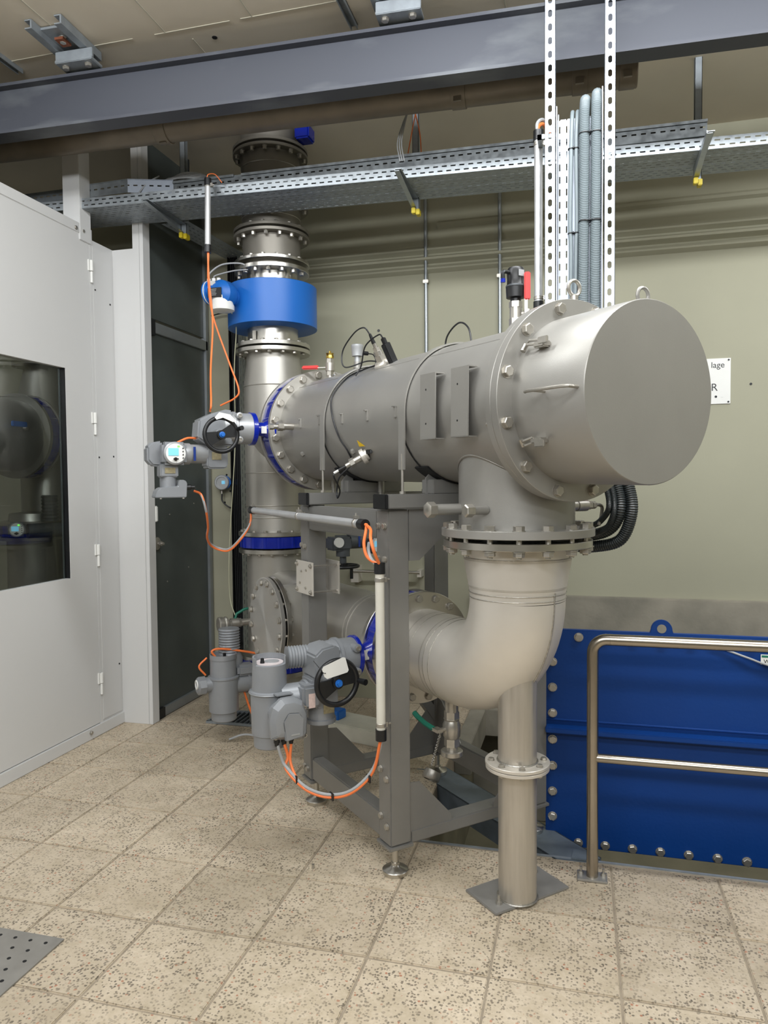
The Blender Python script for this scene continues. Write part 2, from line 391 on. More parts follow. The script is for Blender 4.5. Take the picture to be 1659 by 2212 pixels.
# left partition: fixed strip, leaf with window, head rail, skirting
PXX = -3.06
wl = MB(); wl.bx((PXX-.04, -4, 0), (PXX, -.2, 3.3)); wl.bx((PXX-.04, 4.18, 0), (PXX, 4.42, 3.235))
wleft = struct('wall_left', wl, PANEL)
part('skirting', MB().bx((PXX-.02, -4, 0), (PXX+.012, 4.43, .075)), PANEL, wleft, bevel=.003)
part('head_rail', MB().bx((PXX-.045, -4, 3.24), (PXX+.008, 4.07, 3.305)), PANEL, wleft, bevel=.003)
part('strip_cover', MB().bx((PXX, 4.195, .09), (PXX+.006, 4.40, 3.2)), PANEL, wleft, bevel=.002)
for y, z in ((4.215, 2.92), (4.37, 2.86), (4.215, 1.83), (4.37, 1.84), (4.38, .42)):
    part('screw', MB().cyl((PXX+.006, y, z), (PXX+.009, y, z), .006, n=10), DKMET, wleft)
part('floor_bolt', MB().lathe((PXX+.012, 4.05, .05), (1, 0, 0), [(0, .012), (.012, .012), (.016, .008)], 10), BOLT, wleft)
post = MB(); post.bx((PXX-.11, 4.07, 3.2), (PXX+.012, 4.18, 3.86)); post.bx((PXX-.02, 4.165, 0), (PXX+.004, 4.2, 3.3)); part('post', post, PANEL, wleft, bevel=.003)
me = boltmesh(.011, .007)
for y in (4.035, 4.105-.0): inst('bolt', me, wleft, (PXX+.01, y, 3.262), (1, 0, 0))
leaf = MB(); y0, y1, z0, z1, wy0, wy1, wz0, wz1 = -.2, 4.165, .08, 3.24, 1.6, 3.91, 1.07, 2.37
for a, b, c, d in ((y0, wy0, z0, z1), (wy1, y1, z0, z1), (wy0, wy1, z0, wz0), (wy0, wy1, wz1, z1)): leaf.bx((PXX-.04, a, c), (PXX+.003, b, d))
door1 = bpy.data.objects.new('door_1', None); C.objects.link(door1); door1['kind'] = 'structure'; door1.location = (PXX, 4.17, 0); WL['door_1'] = Vector((PXX, 4.17, 0))
part('leaf', leaf, PANEL, door1)
part('glass_pane', MB().bx((PXX-.030, wy0-.01, wz0-.01), (PXX-.024, wy1+.01, wz1+.01)), GLASS, door1)
fr = MB(); fr.bx((PXX-.038, wy1-.022, wz0), (PXX-.032, wy1-.012, wz1)); part('glazing_bead', fr, ALU, door1)
fr = MB(); fr.bx((PXX-.04, wy0, wz0), (PXX-.0, wy0+.006, wz1)); fr.bx((PXX-.04, wy1-.006, wz0), (PXX, wy1, wz1)); part('glazing_bead', fr, BLACK, door1)
for z in (3.03, 2.05, 1.19, .34):
    h = MB(); h.cyl((PXX+.012, 4.175, z), (PXX+.012, 4.175, z+.07), .012, n=12, ch=.002); h.cyl((PXX+.012, 4.175, z-.075), (PXX+.012, 4.175, z-.003), .009, n=12, ch=.002); h.bx((PXX, 4.15, z), (PXX+.012, 4.175, z+.07))
    part('hinge', h, WHITE, door1)
mb = MB(); mb.bx((PXX-.04, 4.42, 0), (-2.905, 4.46, 3.235)); wst = struct('wall_step', mb, PANEL)
mb = MB(); mb.bx((-2.905, 4.418, 0), (-2.855, 4.50, 4.0)); part('post', mb, PANEL, wst, bevel=.002)
mb = MB(); mb.bx((-2.853, 4.418, 0), (-2.825, 4.50, 4.0)); part('post', mb, PANEL, wst, bevel=.002)
# dark sheeted gate between post and back wall
door2 = bpy.data.objects.new('door_2', None); C.objects.link(door2); door2['kind'] = 'structure'; door2.location = (-2.86, 4.9, 0); WL['door_2'] = Vector((-2.86, 4.9, 0))
part('panel', MB().bx((-2.875, 4.50, .06), (-2.865, 5.30, 2.70)), DARKP, door2)
part('panel', MB().bx((-2.875, 4.50, 2.80), (-2.865, 5.30, 4.0)), DARKP, door2)
for nm, a, b in (('frame_bar', (-2.885, 4.57, 2.70), (-2.845, 5.33, 2.775)), ('frame_bar', (-2.885, 4.60, .0), (-2.845, 5.33, .065)), ('frame_post', (-2.885, 5.30, 0), (-2.845, 5.345, 3.99))):
    part(nm, MB().bx(a, b), ALU, door2, bevel=.003)
part('hinge', MB().bx((-2.87, 4.50, 2.68), (-2.84, 4.575, 2.79)), DKMET, door2, label='brown rusty hinge block')
part('hinge', MB().bx((-2.87, 4.50, .0), (-2.84, 4.60, .07)), DKMET, door2)
h = MB(); h.lathe((-2.863, 4.56, 1.235), (1, 0, 0), [(0, .045), (.012, .045), (.02, .03)], 20); h.cyl((-2.85, 4.56, 1.235), (-2.80, 4.56, 1.235), .010, n=10); h.lathe((-2.83, 4.56, 1.235), (1, 0, 0), [(0, .018), (.014, .018)], 6)
part('lock', h, BOLT, door2)
part('catch', MB().bx((-2.845, 4.50, 1.39), (-2.82, 4.53, 1.50)), WHITE, door2, bevel=.006)
for y, z in ((4.7, 1.95), (4.95, 1.95), (5.15, 1.95), (4.75, 1.43), (5.1, 1.5), (4.7, .95), (5.0, 1.02)):
    part('rivet', MB().cyl((-2.865, y, z), (-2.862, y, z), .006, n=8), BOLT, door2)

# ================================================================= STEEL BEAM, CLAMPS, CEILING RAILS, DUCT PIPE
bd = Vector((3.9, .14, 0)).normalized(); bn = Vector((-bd.y, bd.x, 0)); B0 = Vector((-6.8, 3.35, 0))
t = thing('ceiling_beam', 'large grey steel I-beam spanning the room under the ceiling', 'beam', B0+K*3.6)
mb = MB(); ln = 10.7
for z, th in ((3.6, .016), (3.854, .016)): mb.box(B0+bd*ln/2+bn*.055+K*(z+th/2), (ln, .11, th), (bd, bn, K))
mb.box(B0+bd*ln/2+bn*.052+K*3.735, (ln, .016, .25), (bd, bn, K)); part('flanges_and_web', mb, BEAM, t)
def onb(x, off, z): return B0+bd*((x+6.8)/bd.x)+bn*off+K*z
def clampset(x, label):
    t = thing('beam_clamp', label, 'beam clamp', onb(x, 0, 3.88), 'beam clamps')
    ax = (bd, bn, K)
    for dx in (-.085, .085):
        c = MB(); c.box(onb(x+dx, -.10, 3.975), (.008, .34, .045), ax); c.box(onb(x+dx-.018, -.10, 3.995), (.036, .34, .006), ax); c.box(onb(x+dx-.018, -.10, 3.955), (.036, .34, .006), ax); part('channel', c, RAWC if 0 else GALVD, t)
    c = MB(); c.box(onb(x, -.10, 3.989), (.17, .20, .012), ax); part('ceiling_plate', c, GALVD, t)
    c = MB(); c.box(onb(x+.01, -.02, 3.895), (.22, .10, .018), ax); c.box(onb(x+.01, -.055, 3.925), (.22, .018, .05), ax); part('clamp_plate', c, GALVD, t, bevel=.003)
    me = boltmesh(.018, .014)
    for dx in (-.06, .075): inst('bolt', me, t, onb(x+dx, -.03, 3.885), -K)
    inst('bolt', boltmesh(.018, .03), t, onb(x-.01, -.12, 3.982), -K, label='rusty anchor bolt')
    c = MB(); c.box(onb(x-.01, -.12, 3.96), (.05, .07, .012), ax); part('packing_plate', c, mat('rust', (126, 72, 48), 0, .8, .2, 30), t)
clampset(-2.60, 'galvanised clamp holding beam to ceiling above the white partition')
clampset(-.85, 'galvanised clamp holding beam to ceiling left of the slotted channels')
for x, y0, y1, lb in ((-3.06, 3.0, 3.60, 'thin grey ceiling rail at left picture edge meeting the beam'), (-1.12, 2.9, 3.72, 'thin grey ceiling rail left of the right beam clamp')):
    c = MB(); c.bx((x-.018, y0, 3.975), (x-.014, y1, 4.0)); c.bx((x+.014, y0, 3.975), (x+.018, y1, 4.0)); c.bx((x-.018, y0, 3.994), (x+.018, y1, 4.0))
    solo('ceiling_rail', c, GALVD, lb, 'ceiling rail', 'thin ceiling rails')
t = thing('overhead_pipe', 'brown-grey horizontal pipe hanging behind the ceiling beam', 'pipe', (-1.5, 3.97, 3.715))
part('pipe', MB().cyl((-6.9, 3.80, 3.76), (.24, 3.99, 3.712), .080, n=40), DUCT, t)
part('pipe_end', MB().cyl((.235, 3.99, 3.712), (.28, 3.99, 3.712), .084, n=32, ch=.004), DUCT, t)
for x in (-2.35, -.62, .0, .23): 
    c = MB(); c.ring((x, 3.984+.026*x, 3.7136-.0067*x), (1, .026, -.0067), .086, .07, .075, 32); c.bx((x-.02, 3.90, 3.64), (x+.02, 3.915, 3.67)); part('coupling', c, DUCT if x < -1 else DUCT, t)
for x in (-1.98, -.98, .10):
    part('hanger', MB().cyl((x, 3.97, 3.76), (x, 3.97, 4.0), .006, n=8), GALVD, t)

# ================================================================= CABLE TRAYS
ta, tb = Vector((-4.6, 4.01, 3.4)), Vector((2.2, 4.373, 3.4)); ex = (tb-ta).normalized(); ey = Vector((-ex.y, ex.x, 0)); ln = (tb-ta).length
t = thing('cable_tray', 'wide lower perforated galvanised cable tray crossing the room', 'cable tray', ta)
mb = MB(); slotted(mb, ta, ex, K, ln, .062, .0015, (.018, .044), .05, .028, .0075); part('front_side', mb, GALV, t)
mb = MB(); slotted(mb, ta+ey*.34, ex, K, ln, .062, .0015, (.018, .044), .05, .028, .0075); part('back_side', mb, GALV, t)
mb = MB(); slotted(mb, ta, ex, ey, ln, .34, .0015, tuple(.02+.03*i for i in range(11)), .05, .026, .007); part('bottom', mb, GALVD, t)
ua, ub = Vector((-2.50, 4.27, 3.49)), Vector((.66, 4.33, 3.49)); ex = (ub-ua).normalized(); ey = Vector((-ex.y, ex.x, 0)); ln = (ub-ua).length
t = thing('cable_tray', 'narrow upper galvanised cable tray with bent left end', 'cable tray', ua)
def lip(mb, a, e, n_, l_): mb.box(a+e*l_/2+K*.081-n_*.006, (l_, .012, .003), (e, n_, K)); mb.box(a+e*l_/2+K*.074-n_*.012, (l_, .0015, .014), (e, n_, K))
mb = MB(); slotted(mb, ua, ex, K, ln, .08, .0015, (.045,), .05, .026, .0085); lip(mb, ua, ex, ey, .42); lip(mb, ua+ex*.47, ex, ey, ln-.47); part('front_side', mb, GALV, t)
mb = MB(); slotted(mb, ua+ey*.14, ex, K, ln, .08, .0015, (.045,), .05, .026, .0085); part('back_side', mb, GALVD, t)
mb = MB(); slotted(mb, ua, ex, ey, ln, .14, .0015, tuple(.02+.025*i for i in range(5)), .05, .026, .007); part('bottom', mb, GALVD, t)
mb = MB()
for i in range(5): mb.tube([ua+ey*(.02+.022*i)+K*.012+ex*.05, ua+ey*(.02+.022*((i*2) % 5))+K*.016+ex*ln*.5, ua+ey*(.02+.022*i)+K*.012+ex*(ln-.05)], .011, 6)
part('cable_bundle', mb, BKC, t, kind='stuff')
part('cable_bundle', MB().tube([ua+ey*.03+K*.045+ex*.03, ua+ey*.03+K*.045+ex*(ln-.02)], .017, 8), BKC, t)
e2 = Vector((-.27, -.095, 0)).normalized(); n2 = Vector((e2.y, -e2.x, 0))
mb = MB(); slotted(mb, ua+K*.01, e2, K, .285, .08, .0015, (.045,), .05, .026, .0085); mb.box(ua+e2*.1425+K*.091, (.285, .014, .003), (e2, n2, K)); part('bend_side', mb, STRUT, t)
uc = ua+e2*.285; e3 = Vector((-1, .02, 0)).normalized(); n3 = Vector((0, 1, 0))
mb = MB(); slotted(mb, uc+K*.01, e3, K, .30, .08, .0015, (.045,), .05, .026, .0085); mb.box(uc+e3*.15+K*.091, (.30, .014, .003), (e3, n3, K)); part('end_side', mb, GALV, t)
mb = MB(); mb.prism([ua, uc, uc+e3*.30, uc+e3*.30+Vector((0, .22, 0)), ua+Vector((0, .14, 0))], K*.002); part('bend_bottom', mb, GALVD, t)
# little upper left tray beyond the partition
mb = MB(); slotted(mb, Vector((-5.2, 4.30, 3.56)), Vector((1, 0, 0)), K, 2.1, .07, .0015, (.035,), .05, .026, .0085); mb.bx((-5.2, 4.30, 3.56), (-3.1, 4.5, 3.562))
solo('cable_tray', mb, GALVD, 'galvanised cable tray in the dark above the white partition', 'cable tray')
# hanging brackets with yellow end caps
for x, lb in ((-2.57, 'tray bracket with yellow cap in front of the dark gate'), (-.975, 'tray bracket with yellow cap in the middle of the tray'), (.64, 'tray bracket with yellow cap at the right end of the upper tray')):
    t = thing('tray_bracket', lb, 'bracket', (x, 4.53, 3.35), 'tray brackets with yellow caps')
    c = MB(); c.bx((x-.02, 4.51, 3.33), (x+.02, 4.514, 4.0)); c.bx((x-.02, 4.51, 3.33), (x-.017, 4.545, 4.0)); c.bx((x+.017, 4.51, 3.33), (x+.02, 4.545, 4.0)); part('hanging_channel', c, GALVD, t)
    c = MB(); c.prism([(x-.024, 4.51, 3.40), (x-.024, 4.51, 3.33), (x-.024, 4.47, 3.345), (x-.024, 4.06, 3.385), (x-.024, 4.06, 3.40)], (.004, 0, 0)); c.bx((x-.024, 4.06, 3.393), (x+.015, 4.51, 3.397)); c.prism([(x-.024, 4.06, 3.384), (x-.024, 4.5, 3.335), (x+.004, 4.5, 3.335), (x+.004, 4.06, 3.384)], (0, 0, .003)); part('arm', c, GALV, t)
    c = MB(); c.bx((x-.024, 4.485, 3.30), (x+.0, 4.52, 3.335)); c.bx((x+.0, 4.50, 3.295), (x+.024, 4.55, 3.33)); part('end_cap', c, YEL, t, bevel=.003)
c = MB()
for i in range(7):
    random.seed(i); r_ = .135-.006*i; cc = Vector((-2.46+.006*i, 4.33, 3.585+.006*i)); pts = [cc+Vector((math.cos(a)*r_*1.25, math.sin(a)*r_*.45, .006*math.sin(3*a+i))) for a in [2*PI*k/30 for k in range(31)]]; c.tube(pts, .0045, 6)
c.tube(catmull([(-2.60, 4.27, 3.62), (-2.66, 4.22, 3.56), (-2.72, 4.17, 3.45)]), .005, 6)
solo('cable_coil', c, GRC, 'coil of thin grey cable lying on the upper tray', 'cable')

# vertical slotted channels and ladder tray with hoses
def channel(x0, x1, y, z0, z1, label):
    t = thing('slotted_channel', label, 'channel', ((x0+x1)/2, y, z0), 'vertical slotted channels')
    mb = MB(); xc = (x0+x1)/2; w_ = x1-x0; p = .0585; z = z0+p/2
    while z < z1-p/2+.001:
        slotcell(mb, Vector((xc, y, z)), Vector((1, 0, 0)), K, w_, p, w_*.38, .031, -.002); z += p
    part('slotted_face', mb, STRUT, t, sharp=30)
    c = MB(); c.bx((x0, y, z0), (x0+.002, y+.03, z1)); c.bx((x1-.002, y, z0), (x1, y+.03, z1)); part('side_flanges', c, STRUT, t)
channel(-.150, -.103, 3.40, 1.80, 4.0, 'left bright vertical slotted channel hanging from ceiling')
channel(.104, .150, 3.40, 1.80, 4.0, 'right bright vertical slotted channel hanging from ceiling')
t = thing('ladder_tray', 'vertical perforated tray between the two slotted channels', 'cable tray', (0, 3.45, 1.8))
mb = MB(); slotted(mb, Vector((-.098, 3.45, 1.80)), K, Vector((1, 0, 0)), 1.46, .195, .0015, (.012, .042, .085, .13, .165), .055, .030, .006, False); part('web', mb, STRUT, t)
mb = MB(); mb.bx((-.100, 3.405, 1.80), (-.096, 3.45, 3.30)); mb.bx((-.092, 3.42, 1.80), (-.089, 3.45, 3.27)); part('flange', mb, STRUT, t)
mb = MB(); mb.bx((.094, 3.405, 1.80), (.098, 3.45, 3.36)); part('flange', mb, STRUT, t)
def hose(pts, r, n, material, label, grp, ribp=.0075, depth=.1, k=10):
    P = catmull(pts, k); # resample
    L_ = [0]
    for a, b in zip(P, P[1:]): L_.append(L_[-1]+(b-a).length)
    N_ = int(L_[-1]/(ribp/2)); Q = []; j = 0
    for i in range(N_+1):
        d = L_[-1]*i/N_
        while j < len(P)-2 and L_[j+1] < d: j += 1
        f = (d-L_[j])/max(1e-9, L_[j+1]-L_[j]); Q.append(P[j].lerp(P[j+1], f))
    return solo('corrugated_hose' if r > .015 else 'cable_hose', MB().tube(Q, r, n, rad=lambda i: r*(1 if i % 2 else 1-depth)), material, label, 'hose', grp)
for i, (x, zt, xe, ye, dz) in enumerate(((.020, 3.345, .150, 3.16, 0), (.070, 3.365, .200, 3.20, -.03))):
    lb = ['left thick corrugated hose strapped in the vertical tray', 'right thick corrugated hose strapped in the vertical tray'][i]
    hose([(x+.005, 3.60, 3.20), (x+.005, 3.53, 3.30), (x+.005, 3.46, zt-.01), (x+.002, 3.425, zt-.05), (x, 3.418, zt-.12), (x, 3.418, 3.0), (x-.003, 3.418, 2.4), (x+.01, 3.40, 2.1), (x+.06, 3.36, 1.85)], .0235, 12, HOSE, lb, 'thick corrugated hoses in the tray')
for i, x in enumerate((-.036, -.014)):
    lb = ['left thin smooth cable in the vertical tray', 'right thin smooth cable in the vertical tray'][i]
    P = catmull([(x+.004, 3.53, 3.20), (x+.006, 3.47, 3.285), (x+.004, 3.44, 3.26), (x, 3.434, 3.12), (x+.004*(i*2-1), 3.434, 2.8), (x, 3.434, 2.66), (x, 3.434, 2.1), (x+.05, 3.40, 1.85)], 10)
    solo('cable', MB().tube(P, .0095, 10), HOSE, lb, 'cable', 'thin cables in the vertical tray')
for x0, x1, y, z, lb in ((-.004, .097, 3.413, 3.17, 'black cable tie round the thick hoses, upper'), (-.004, .095, 3.413, 2.79, 'black cable tie round the thick hoses, lower'), (-.05, -.002, 3.43, 3.12, 'black cable tie round the thin cables, upper'), (-.05, -.002, 3.43, 2.75, 'black cable tie round the thin cables, lower')):
    rr = .0245 if x0 > -.01 else .011; c = MB(); xm = (x0+x1)/2
    for sx in (-1, 1): c.ring((xm+sx*(x1-x0)/4, y+.005, z), (0, .1, 1), rr+.002, rr-.002, .005, 20)
    c.box((xm, y-rr+.006, z+.002), (.006, .014, .006)); solo('cable_tie', c, BLACK, lb, 'cable tie', 'black cable ties')
# dark hoses looping down beside the vessel
for i, (o_, r) in enumerate(((0, .026), (1, .026), (2, .013), (3, .013))):
    off = [(0, 0), (.045, -.05), (-.045, .04), (-.025, .0)][i]
    lb = ['thick dark hose looping down right of vessel, inner one', 'thick dark hose looping down right of vessel, outer one', 'thin dark hose of the loop, innermost', 'thin dark hose of the loop, between the thick ones'][i]
    a, b = off
    q = [(.04+a, 3.34, 1.92), (.11+a, 3.26, 1.76), (.155+a, 3.22, 1.62), (.165+a, 3.20, 1.53+b*.3), (.135+a*.8, 3.22, 1.455+b), (.07+a*.3, 3.26, 1.42+b), (-.02, 3.32, 1.415+b), (-.12, 3.42, 1.44+b)]
    if i > 1: q = [(x_, y_-.03, z_) for x_, y_, z_ in q]
    hose(q, r, 10, HOSED, lb, 'dark hoses looping beside the vessel', .009 if r > .02 else .0045)
hose([(-.14, 3.36, 1.62), (-.09, 3.30, 1.55), (-.03, 3.26, 1.475), (.03, 3.25, 1.43)], .016, 10, GALV, 'short shiny metal flexible conduit behind the nozzle flange', None, .008)

# white conduits at the tray, cables
def conduit(a, b, r, m_, label, name='conduit', endm=BLACK, c0=True, c1=True, clips=()):
    a = Vector(a); b = Vector(b); d = (b-a).normalized(); t = thing(name, label, 'conduit', a, 'cable conduits')
    part('tube', MB().cyl(a, b, r, n=20), m_, t)
    if c0: part('end_sleeve', MB().cyl(a-d*.03, a+d*.015, r*1.22, n=16), endm, t)
    if c1: part('end_sleeve', MB().cyl(b-d*.015, b+d*.03, r*1.22, n=16), endm, t)
    for f, side in clips:
        p = a.lerp(b, f); c = MB(); c.ring(p, d, r*1.12, r*.99, .016, 20); sd = Vector(side)
        c.box(p+sd*(r*1.5), (.012, .02, .02), basis(d)); c.cyl(p+sd*(r*1.0), p+sd*(r*2.4), .004, n=6); part('clip', c, BOLT, t)
    return t
conduit((-2.145, 4.055, 3.44), (-2.14, 4.03, 3.055), .0175, SILC, 'white conduit hanging from the tray with orange cables', clips=((.03, (1, 0, 0)),))
conduit((-.185, 3.56, 3.245), (-.185, 3.56, 2.475), .0195, SILC, 'tall white conduit left of the slotted channels', clips=((.04, (1, 0, 0)), (.96, (1, 0, 0))))
solo('conduit_bracket', MB().bx((-.185, 3.455, 3.19), (-.09, 3.465, 3.21)).bx((-.185, 3.455, 3.19), (-.165, 3.55, 3.21)), GALV, 'small bracket tying the tall white conduit to the vertical tray', 'bracket')
def cable(pts, r, m_, label, grp=None, k=8, name='cable'): return solo(name, MB().tube(catmull(pts, k), r, 8), m_, label, 'cable', grp)
cable([(-.185, 3.56, 3.27), (-.185, 3.57, 3.30), (-.165, 3.60, 3.32), (-.14, 3.66, 3.30)], .008, ORG, 'short orange cable bent over the tall white conduit')
cable([(-.19, 3.56, 3.27), (-.19, 3.57, 3.315), (-.165, 3.60, 3.34), (-.13, 3.66, 3.31)], .008, GRC, 'short grey cable bent over the tall white conduit')
cable([(-2.145, 4.05, 3.46), (-2.14, 4.05, 3.49), (-2.11, 4.08, 3.50), (-2.08, 4.11, 3.46)], .003, ORG, 'thin orange cable end above the hanging conduit')
cable([(-2.14, 4.03, 3.03), (-2.13, 4.02, 2.86), (-2.09, 3.98, 2.60), (-2.045, 3.86, 2.30), V(1.79, -.665, .14), V(1.80, -.668, .09)], .0055, ORG, 'orange cable hanging straight down to the upper actuator')
cable([(-2.135, 4.03, 3.03), (-2.14, 4.03, 2.85), (-2.13, 4.06, 2.66), (-2.03, 4.06, 2.38), (-1.97, 4.06, 2.22), (-1.99, 4.06, 2.165), (-2.09, 4.06, 2.12)], .0055, ORG, 'loose orange cable whose cut end curls left beside the riser')
# conduits along the frame
conduit(L(1.84, -.415, 1.495), L(.50, -.415, 1.475), .0185, SILC, 'grey conduit running level along the top of the steel frame', clips=((.0, K), (.5, K), (.96, K)))
conduit(L(.335, -.425, 1.30), L(.335, -.425, .64), .0185, WCOND, 'white conduit upright on the front leg of the frame', clips=((.06, W), (.95, W)))
cable([L(.46, -.42, 1.476), L(.38, -.44, 1.46), L(.325, -.47, 1.43), L(.30, -.47, 1.38), L(.325, -.43, 1.32)], .0065, ORG, 'orange cable arching between the two frame conduits, outer')
cable([L(.46, -.415, 1.476), L(.42, -.44, 1.45), L(.40, -.46, 1.40), L(.37, -.46, 1.35), L(.33, -.43, 1.32)], .0065, ORG, 'orange cable arching between the two frame conduits, inner')
cable([L(.44, -.415, 1.40), L(.40, -.44, 1.375), L(.36, -.45, 1.345), L(.335, -.43, 1.31)], .007, GRC, 'short grey cable at the top of the white conduit')
for i, (m_, o_, lb) in enumerate(((GRC, .011, 'grey cable looping from lower actuator to white conduit'), (ORG, 0, 'orange cable looping from lower actuator to white conduit, long one'))):
    cable([L(.64, -.75+.03*i, .555), L(.635, -.735+.028*i, .50), L(.62, -.722, .455+o_), L(.55, -.666, .383+o_), L(.5, -.584, .35+o_), L(.43, -.512, .379+o_), L(.38, -.441, .467+o_), L(.335, -.42-.008*i, .61)], .0065, m_, lb)
cable([L(.64, -.69, .55), L(.625, -.70, .48), L(.58, -.69, .42), L(.55, -.67, .385)], .006, ORG, 'short orange cable from the right gland of the lower actuator')
for p in (L(.585, -.695, .42), L(.49, -.575, .355), L(.39, -.455, .44)):
    solo('cable_tie', MB().box(p, (.03, .006, .03), basis(U)), BLACK, ['black tie on the lower cable loop, left', 'black tie on the lower cable loop, bottom', 'black tie on the lower cable loop, right'][int(p.z*1000) % 3 if 0 else (0 if p.z > .41 and p.x < -.9 else (1 if p.z < .36 else 2))], 'cable tie', 'black ties on the lower cable loop')
for i, (m_, o_, lb) in enumerate(((GRC, 0, 'grey cable looping from upper actuator to frame conduit'), (ORG, -.009, 'orange cable looping from upper actuator to frame conduit'))):
    cable([L(1.70, -.79, 1.612), L(1.64, -.77, 1.59), L(1.66, -.74, 1.50), L(1.77, -.70, 1.42+o_), L(1.86, -.68, 1.36+o_), L(1.97, -.63, 1.305+o_), L(2.0, -.57, 1.272+o_), L(1.95, -.52, 1.272+o_), L(1.87, -.47, 1.35+o_), L(1.85, -.43, 1.42), L(1.86, -.42, 1.49)], .0062, m_, lb)

# ================================================================= PRESSURE VESSEL
RV = .292
t = thing('pressure_vessel', 'long horizontal grey steel vessel with flat round cover', 'pressure vessel', V(0))
def shell(s0, s1, r, n=96): return MB().lathe(V(s0), UV, [(0, r), (s1-s0, r)], n)
part('shell', shell(-.28, 1.745, RV), BLAST, t)
part('flange', MB().ring(V(-.263), UV, .347, RV-.01, .030, 96), BLAST, t); part('flange', MB().ring(V(-.300), UV, .350, .27, .034, 96), BLAST, t, label='slightly larger front flange')
cv = MB().lathe(V(-.315), -UV, [(0, .287), (.322, .287), (.326, .284), (.328, .2)], 96); cover = part('cover', cv, BLAST, t, label='round cover drum with flat end')
bolts(t, V(-.317), -UV, .320, 12, .0195, .017, nut=.07, phase=math.radians(15))
# weld seam lines on the shell
for s0, s1, a in ((-.25, .36, 51.5), (.36, 1.13, 53), (1.17, 1.72, 55)):
    c = MB().tube([VA(s0, a, RV), VA(s1, a, RV)], .0022, 6); part('weld_seam', c, BLAST, t)
# handle on the cover
c = MB(); a0 = 1; c.tube([VA(-.43, a0, .327), VA(-.45, a0, .335), VA(-.60, a0, .335), VA(-.617, a0, .325), VA(-.617, a0, .285)], .0055, 8); c.tube([VA(-.475, a0, .335), VA(-.475, a0, .285)], .005, 8); part('handle', c, BOLT, cover)
# toggle latches
for a in (32, -29):
    k = part('latch', MB().box(VA(-.425, a, .300), (.02, .035, .05), (KV, W, UV)), BOLT, cover, bevel=.004)
    c = MB(); c.tube([VA(-.41, a, .307), VA(-.375, a-1, .318), VA(-.345, a-2, .302)], .0045, 6); c.tube([VA(-.41, a+3, .307), VA(-.375, a+2, .318), VA(-.345, a+1, .302)], .0045, 6)
    c.cyl(VA(-.345, a-3, .303), VA(-.345, a+2, .303), .009, n=8); part('latch_hook', c, BOLT, t); part('latch_lever', MB().box(VA(-.445, a, .318), (.024, .01, .045), (KV, W, UV)), BOLT, k, bevel=.003)
# eyebolts
c = MB(); p = V(-.30, 0, .350); c.cyl(p, p+KV*.016, .014, n=12); c.torus(p+KV*.042, UV, .026, .0065); part('eyebolt', c, BOLT, t)
c = MB(); p = V(-.600, 0, .285); c.torus(p+KV*.02, UV, .024, .006); part('lifting_eye', c, BLAST, cover)
# two proud channel boxes
for s0, s1, a in ((.20, .095, 0), (-.008, -.112, 0)):
    c = MB(); zt, zb = .128, -.118; sm_ = (s0+s1)/2
    c.box(V(sm_, -.312, .003), (abs(s0-s1), .004, zt-zb), (UV, W, KV))
    for z_ in (zt, zb): c.box(V(sm_, -.293, z_), (abs(s0-s1), .042, .004), (UV, W, KV))
    bk = part('mounting_channel', c, BLAST, t)
    for z_ in (.07, -.06): part('screw_hole', MB().cyl(V(sm_+.012, -.3135, z_), V(sm_+.012, -.3145, z_), .004, n=8), BLACK, bk)
# small cable hooks
for s, a in ((1.416, 2.7), (1.181, 3.3), (.918, 1.4), (.669, 1.1), (.423, .9)):
    c = MB(); c.box(VA(s, a, .2955), (.013, .010, .046), (UV, W, KV)); c.box(VA(s, a+4.4, .302), (.015, .02, .006), (UV, W, KV)); part('cable_hook', c, BLAST, t, bevel=.0015)
for s, a in ((.881, -30), (1.475, -29.6), (-.21, 27), (-.22, -18)):
    c = MB(); n_ = (VA(s, a, 1)-V(s)).normalized(); c.lathe(VA(s, a, .29), n_, [(0, .014), (.014, .014), (.018, .008)], 6); part('plug', c, BLAST if s > 0 else BOLT, t)
# side nozzle with hexagonal fitting
c = MB(); c.cyl(V(1.53, -.27, .004), V(1.53, -.345, .004), .019, n=20); c.cyl(V(1.53, -.34, .004), V(1.53, -.352, .004), .022, n=20); part('nozzle', c, BOLT, t)
c = MB(); c.lathe(V(1.53, -.350, .004), -W, [(0, .026), (.03, .026)], 6); c.cyl(V(1.53, -.378, .0), V(1.53, -.408, .0), .014, n=12); c.lathe(V(1.53, -.405, .0), -W, [(0, .017), (.022, .017)], 6); part('hex_fitting', c, BOLT, t)
# manhole seam sensor on upper front
n_ = (VA(.8, 62, 1)-V(.8)).normalized(); p = VA(.80, 62, .285); sx = part('sensor_port', MB().lathe(p, n_, [(0, .045), (.012, .045), (.016, .04), (.022, .036), (.026, .036)], 32), BLAST2, t)
c = MB(); q = p+n_*.026; c.lathe(q, n_, [(0, .026), (.028, .026)], 6); c.cyl(q+n_*.028, q+n_*.05, .021, n=16); c.lathe(q+n_*.05, n_, [(0, .017), (.018, .017)], 6); c.cyl(q+n_*.068, q+n_*.09, .009, n=10); part('probe', c, BOLT, sx)
c = MB(); c.cyl(q+n_*.088, q+n_*.135, .010, .006, n=10); part('plug_connector', c, BLACK, sx); top1 = q+n_*.135
p2 = VA(.715, 63, .29); c = MB(); c.box(p2+n_*.045, (.034, .034, .095), basis(n_)[:2]+(n_,)); c.cyl(p2+n_*.09, p2+n_*.12, .012, n=10); part('connector_box', c, BLACK, sx, bevel=.003); top2 = p2+n_*.12
